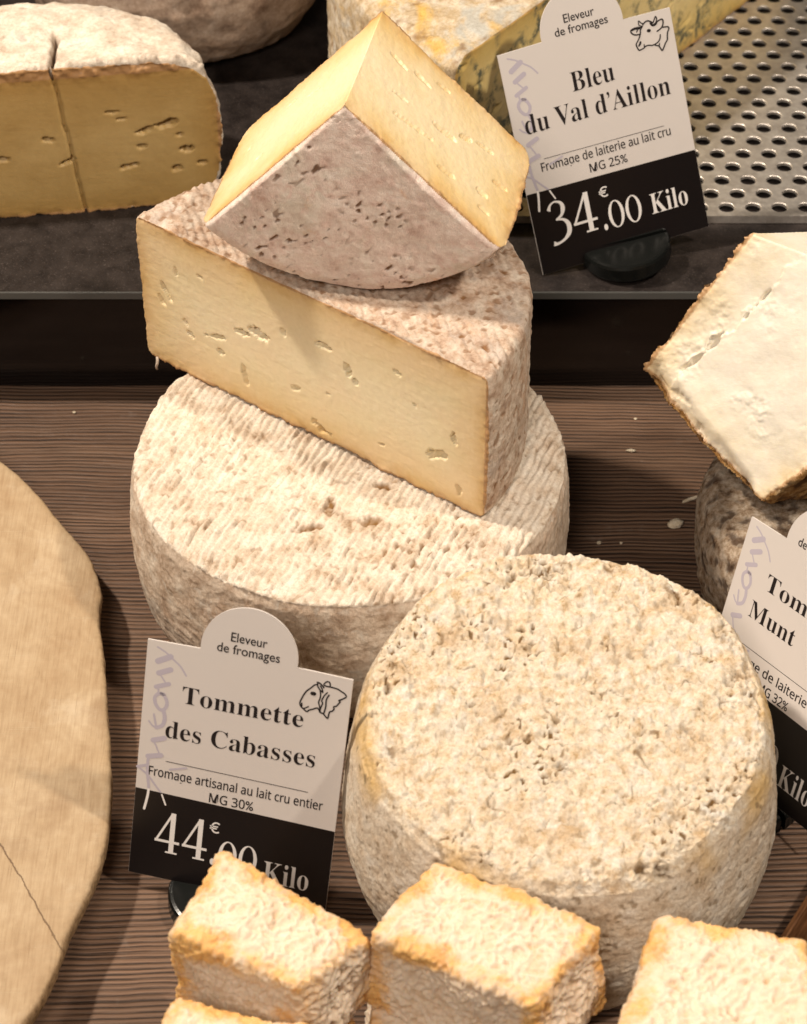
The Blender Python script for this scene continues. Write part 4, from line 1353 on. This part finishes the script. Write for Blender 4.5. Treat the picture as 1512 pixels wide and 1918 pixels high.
def price_card(loc, yaw, pitch, roll, scale, floor_z, label, title, line1, mg, price, animal, stand_r=2.05, stand_roll=0.0):
    W, H = 7.19, 9.18
    rot = Matrix.Rotation(R(yaw), 3, 'Z') @ Matrix.Rotation(R(pitch), 3, 'X') @ Matrix.Rotation(R(roll), 3, 'Y')
    root = empty('price_card', loc, (0, 0, R(yaw)), label, 'price card', 'price cards on black stands')
    body = Matrix.Rotation(R(pitch), 3, 'X') @ Matrix.Rotation(R(roll), 3, 'Y')
    # --- the card with its round tab
    pts = [(-W / 2, 0), (W / 2, 0), (W / 2, H), (1.66, H + 0.04)]
    cx, cz, rr = -0.045, 9.36, 1.70
    a0 = math.atan2(-0.10, 1.0)
    for k in range(29):
        a = a0 + (math.pi - 2 * a0) * k / 28
        pts.append((cx + rr * math.cos(a), cz + rr * math.sin(a)))
    pts += [(-1.75, H + 0.04), (-W / 2, H)]
    kids = [extrude_outline('card', pts, -0.035, 0.035, M['card'], root)]
    kids.append(extrude_outline('price_band', [(-W / 2 + .004, 0.004), (W / 2 - .004, 0.004), (W / 2 - .004, 3.30), (-W / 2 + .004, 3.42)], -0.0395, -0.034, M['band'], root))
    kids.append(text_part('tab_lettering', root, M['ink'], -0.041, [('Eleveur', 0.008, -.72, 1.27, 9.72, .34), ('de fromages', 0.008, -1.17, 2.2, 9.27, .34)]))
    kids.append(text_part('title_lettering', root, M['ink'], -0.041, title))
    kids.append(text_part('description_lettering', root, M['ink'], -0.041, line1 + mg))
    bm = bmesh.new()
    x0, x1 = -2.6, 2.5
    bm.faces.new([bm.verts.new(q) for q in ((x0, -.041, 4.66), (x1, -.041, 4.60), (x1, -.041, 4.625), (x0, -.041, 4.685))])
    kids.append(bm_link('rule_line', bm, M['ink'], root))
    kids.append(text_part('price_lettering', root, M['white_ink'], -0.043, price))
    kids.append(bm_link('handwriting', strokes_mesh([(w * 1.25, q) for w, q in HAND], -0.0375), M['lilac_ink'], root))
    kids.append(bm_link('handwriting', strokes_mesh(HAND_WHITE, -0.0425), M['white_ink'], root))
    if animal is not None:
        kids.append(bm_link('animal_drawing', strokes_mesh(animal, -0.041), M['ink'], root))
    for k in kids:
        k.matrix_local = body.to_4x4() @ Matrix.Scale(scale, 4)
    # --- round black stand with a slot
    bm = bmesh.new()
    N = 40
    hgt = 0.72
    prof = [(stand_r, 0.0), (stand_r + .03, .1), (stand_r, hgt - .14), (stand_r - .07, hgt - .03), (stand_r - .18, hgt)]
    z0 = floor_z - loc[2]
    for sgn in (-1, 1):
        rows = []
        for rr_, zz_ in prof:
            row = []
            ym = 0.10 * sgn
            lim = math.asin(min(1, 0.10 / rr_))
            for k in range(N + 1):
                a = lim + (math.pi - 2 * lim) * k / N
                row.append(bm.verts.new((rr_ * math.cos(a), sgn * rr_ * math.sin(a) * 0.86 if False else sgn * rr_ * math.sin(a), zz_ + z0)))
            rows.append(row)
        for a, b in zip(rows[:-1], rows[1:]):
            for k in range(N):
                bm.faces.new((a[k], a[k + 1], b[k + 1], b[k]))
        bm.faces.new(rows[-1])
        bm.faces.new(rows[0][::-1])
        bm.faces.new([rw[0] for rw in rows] + [rw[-1] for rw in rows][::-1])
    st = bm_link('stand', bm, M['stand'], root)
    st.rotation_euler = (0, R(roll) * stand_roll, 0)
    return root


price_card((-6.23, -20.53, 0.51), -12.6, -20.0, 2.4, 1.0, 0.01,
           'white and black price card with a sheep drawing, left in front of the stack',
           [(serif('Tommette'), -.006, -2.22, 4.28, 7.03, .66), (serif('des Cabasses'), -.006, -2.70, 5.32, 5.60, .68)],
           [(sans('Fromage artisanal au lait cru entier'), .012, -3.17, 6.24, 4.02, .34)], [(sans('MG 30%'), .012, -.94, 1.59, 3.44, .34)],
           [('#44', -.012, -2.75, 1.90, 1.07, 1.62), ('€', .006, -.82, .36, 2.27, .40), (serif('.'), 0, -.70, .16, 1.0, 1.5),
            ('#00', -.014, -.42, 1.40, .92, 1.10), (serif('Kilo'), -.004, 1.25, 1.63, .74, .86)], SHEEP)
price_card((9.55, 9.95, 6.13), 14.4, -20.5, -7.8, 1.055, 5.93,
           'white and black price card with a cow drawing on the upper shelf',
           [(serif('Bleu'), -.006, -.90, 1.78, 6.97, .80), (serif('du Val d’Aillon'), -.006, -3.09, 6.12, 5.80, .80)],
           [(sans('Fromage de laiterie au lait cru'), .012, -2.78, 5.5, 4.18, .34)], [(sans('MG 25%'), .012, -.84, 1.6, 3.60, .34)],
           [('#34', -.012, -2.92, 2.0, 1.22, 1.66), ('€', .006, -.68, .38, 2.46, .40), (serif('.'), 0, -.72, .16, 1.1, 1.5),
            ('#00', -.014, -.45, 1.40, 1.08, 1.12), (serif('Kilo'), -.004, 1.36, 1.57, 1.18, .86)], COW, stand_r=1.9, stand_roll=0.9)
price_card((12.66, -15.55, 0.60), -58.3, -20.4, -8.25, 1.0, 0.01,
           'white and black price card cut off by the right frame edge, behind the knobbly cheese',
           [(serif('Tomme'), -.006, -2.0, 3.6, 7.03, .66), (serif('Munt'), -.006, -2.40, 2.4, 5.75, .68)],
           [(sans('Fromage de laiterie au lait'), .012, -3.17, 6.2, 4.02, .34)], [(sans('MG 32%'), .012, -.94, 1.59, 3.44, .34)],
           [('#00', -.014, -.42, 1.40, .92, 1.10), (serif('Kilo'), -.004, 1.25, 1.63, .74, .86)], None)

# ================================================================== wooden paddle, right edge
bm = bmesh.new()
bmesh.ops.create_cube(bm, size=1)
for q in bm.verts:
    q.co = Vector((6.0 + q.co.x * 12, -1.9 + q.co.y * 3.8, 0.9 + q.co.z * 1.7))
bmesh.ops.bevel(bm, geom=bm.edges[:], offset=0.35, segments=4, affect='EDGES')
o = bm_link('wooden_paddle', bm, M['handle'], smooth=True)
o.location = Vector((11.0, -26.2, 0.0)) * CM
o.rotation_euler = (0, 0, R(58))
tag(o, 'dark brown wooden paddle poking in at the lower right edge', 'paddle')

# ================================================================== crumbs
crumb_mat = rind_material('cream_crumb', [(0.3, (.55, .45, .30)), (0.5, (.70, .62, .48)), (0.7, (.80, .75, .64))], (.3, .2, .1), sc=3)


def crumb(loc, size, seed, label, rotz=0):
    bm = bmesh.new()
    bmesh.ops.create_icosphere(bm, subdivisions=3, radius=1.0)
    co = np.array([q.co for q in bm.verts], dtype=np.float32)
    k = fbm(co, 1.1, 3, seed)
    for q, s in zip(bm.verts, k):
        q.co *= 1 + 0.55 * float(s)
        q.co = Vector((q.co.x * size[0], q.co.y * size[1], q.co.z * size[2]))
    zmin = min(q.co.z for q in bm.verts)
    for q in bm.verts:
        q.co.z -= zmin
    o = bm_link('cheese_crumb', bm, crumb_mat, smooth=True)
    o.location = Vector(loc) * CM
    o.rotation_euler = (0, 0, R(rotz))
    return tag(o, label, 'crumb', 'cheese crumbs scattered on the table')


crumb((11.21, -0.92, 0), (.30, .22, .17), 501, 'largest pale crumb on the table left of the brown wheel', 20)
crumb((9.71, 3.85, 0), (.22, .07, .06), 502, 'thin pale sliver crumb in the middle of the bare wood', 0)
crumb((11.95, 0.70, 0), (.42, .08, .07), 503, 'long thin rind crumb touching the brown wheel', 28)
crumb((8.0, -1.95, 0), (.10, .08, .06), 504, 'small crumb just behind the round cream-crusted cheese', 0)
crumb((8.9, -1.95, 0), (.06, .06, .05), 505, 'tiny crumb right of the small one behind the round cheese', 0)
crumb((10.05, 6.0, 0), (.07, .05, .04), 506, 'tiny crumb on the wood near the black step', 0)
crumb((13.05, 4.1, 0), (.06, .06, .05), 507, 'tiny crumb close to the overhanging ivory piece', 0)
crumb((-14.3, -0.2 + 6.6, 0), (.07, .06, .05), 508, 'tiny crumb on the wood at the far left by the step', 0)
crumb((-9.3, -11.7, 0), (.09, .06, .05), 509, 'small dark speck between wooden board and sheep card', 40)
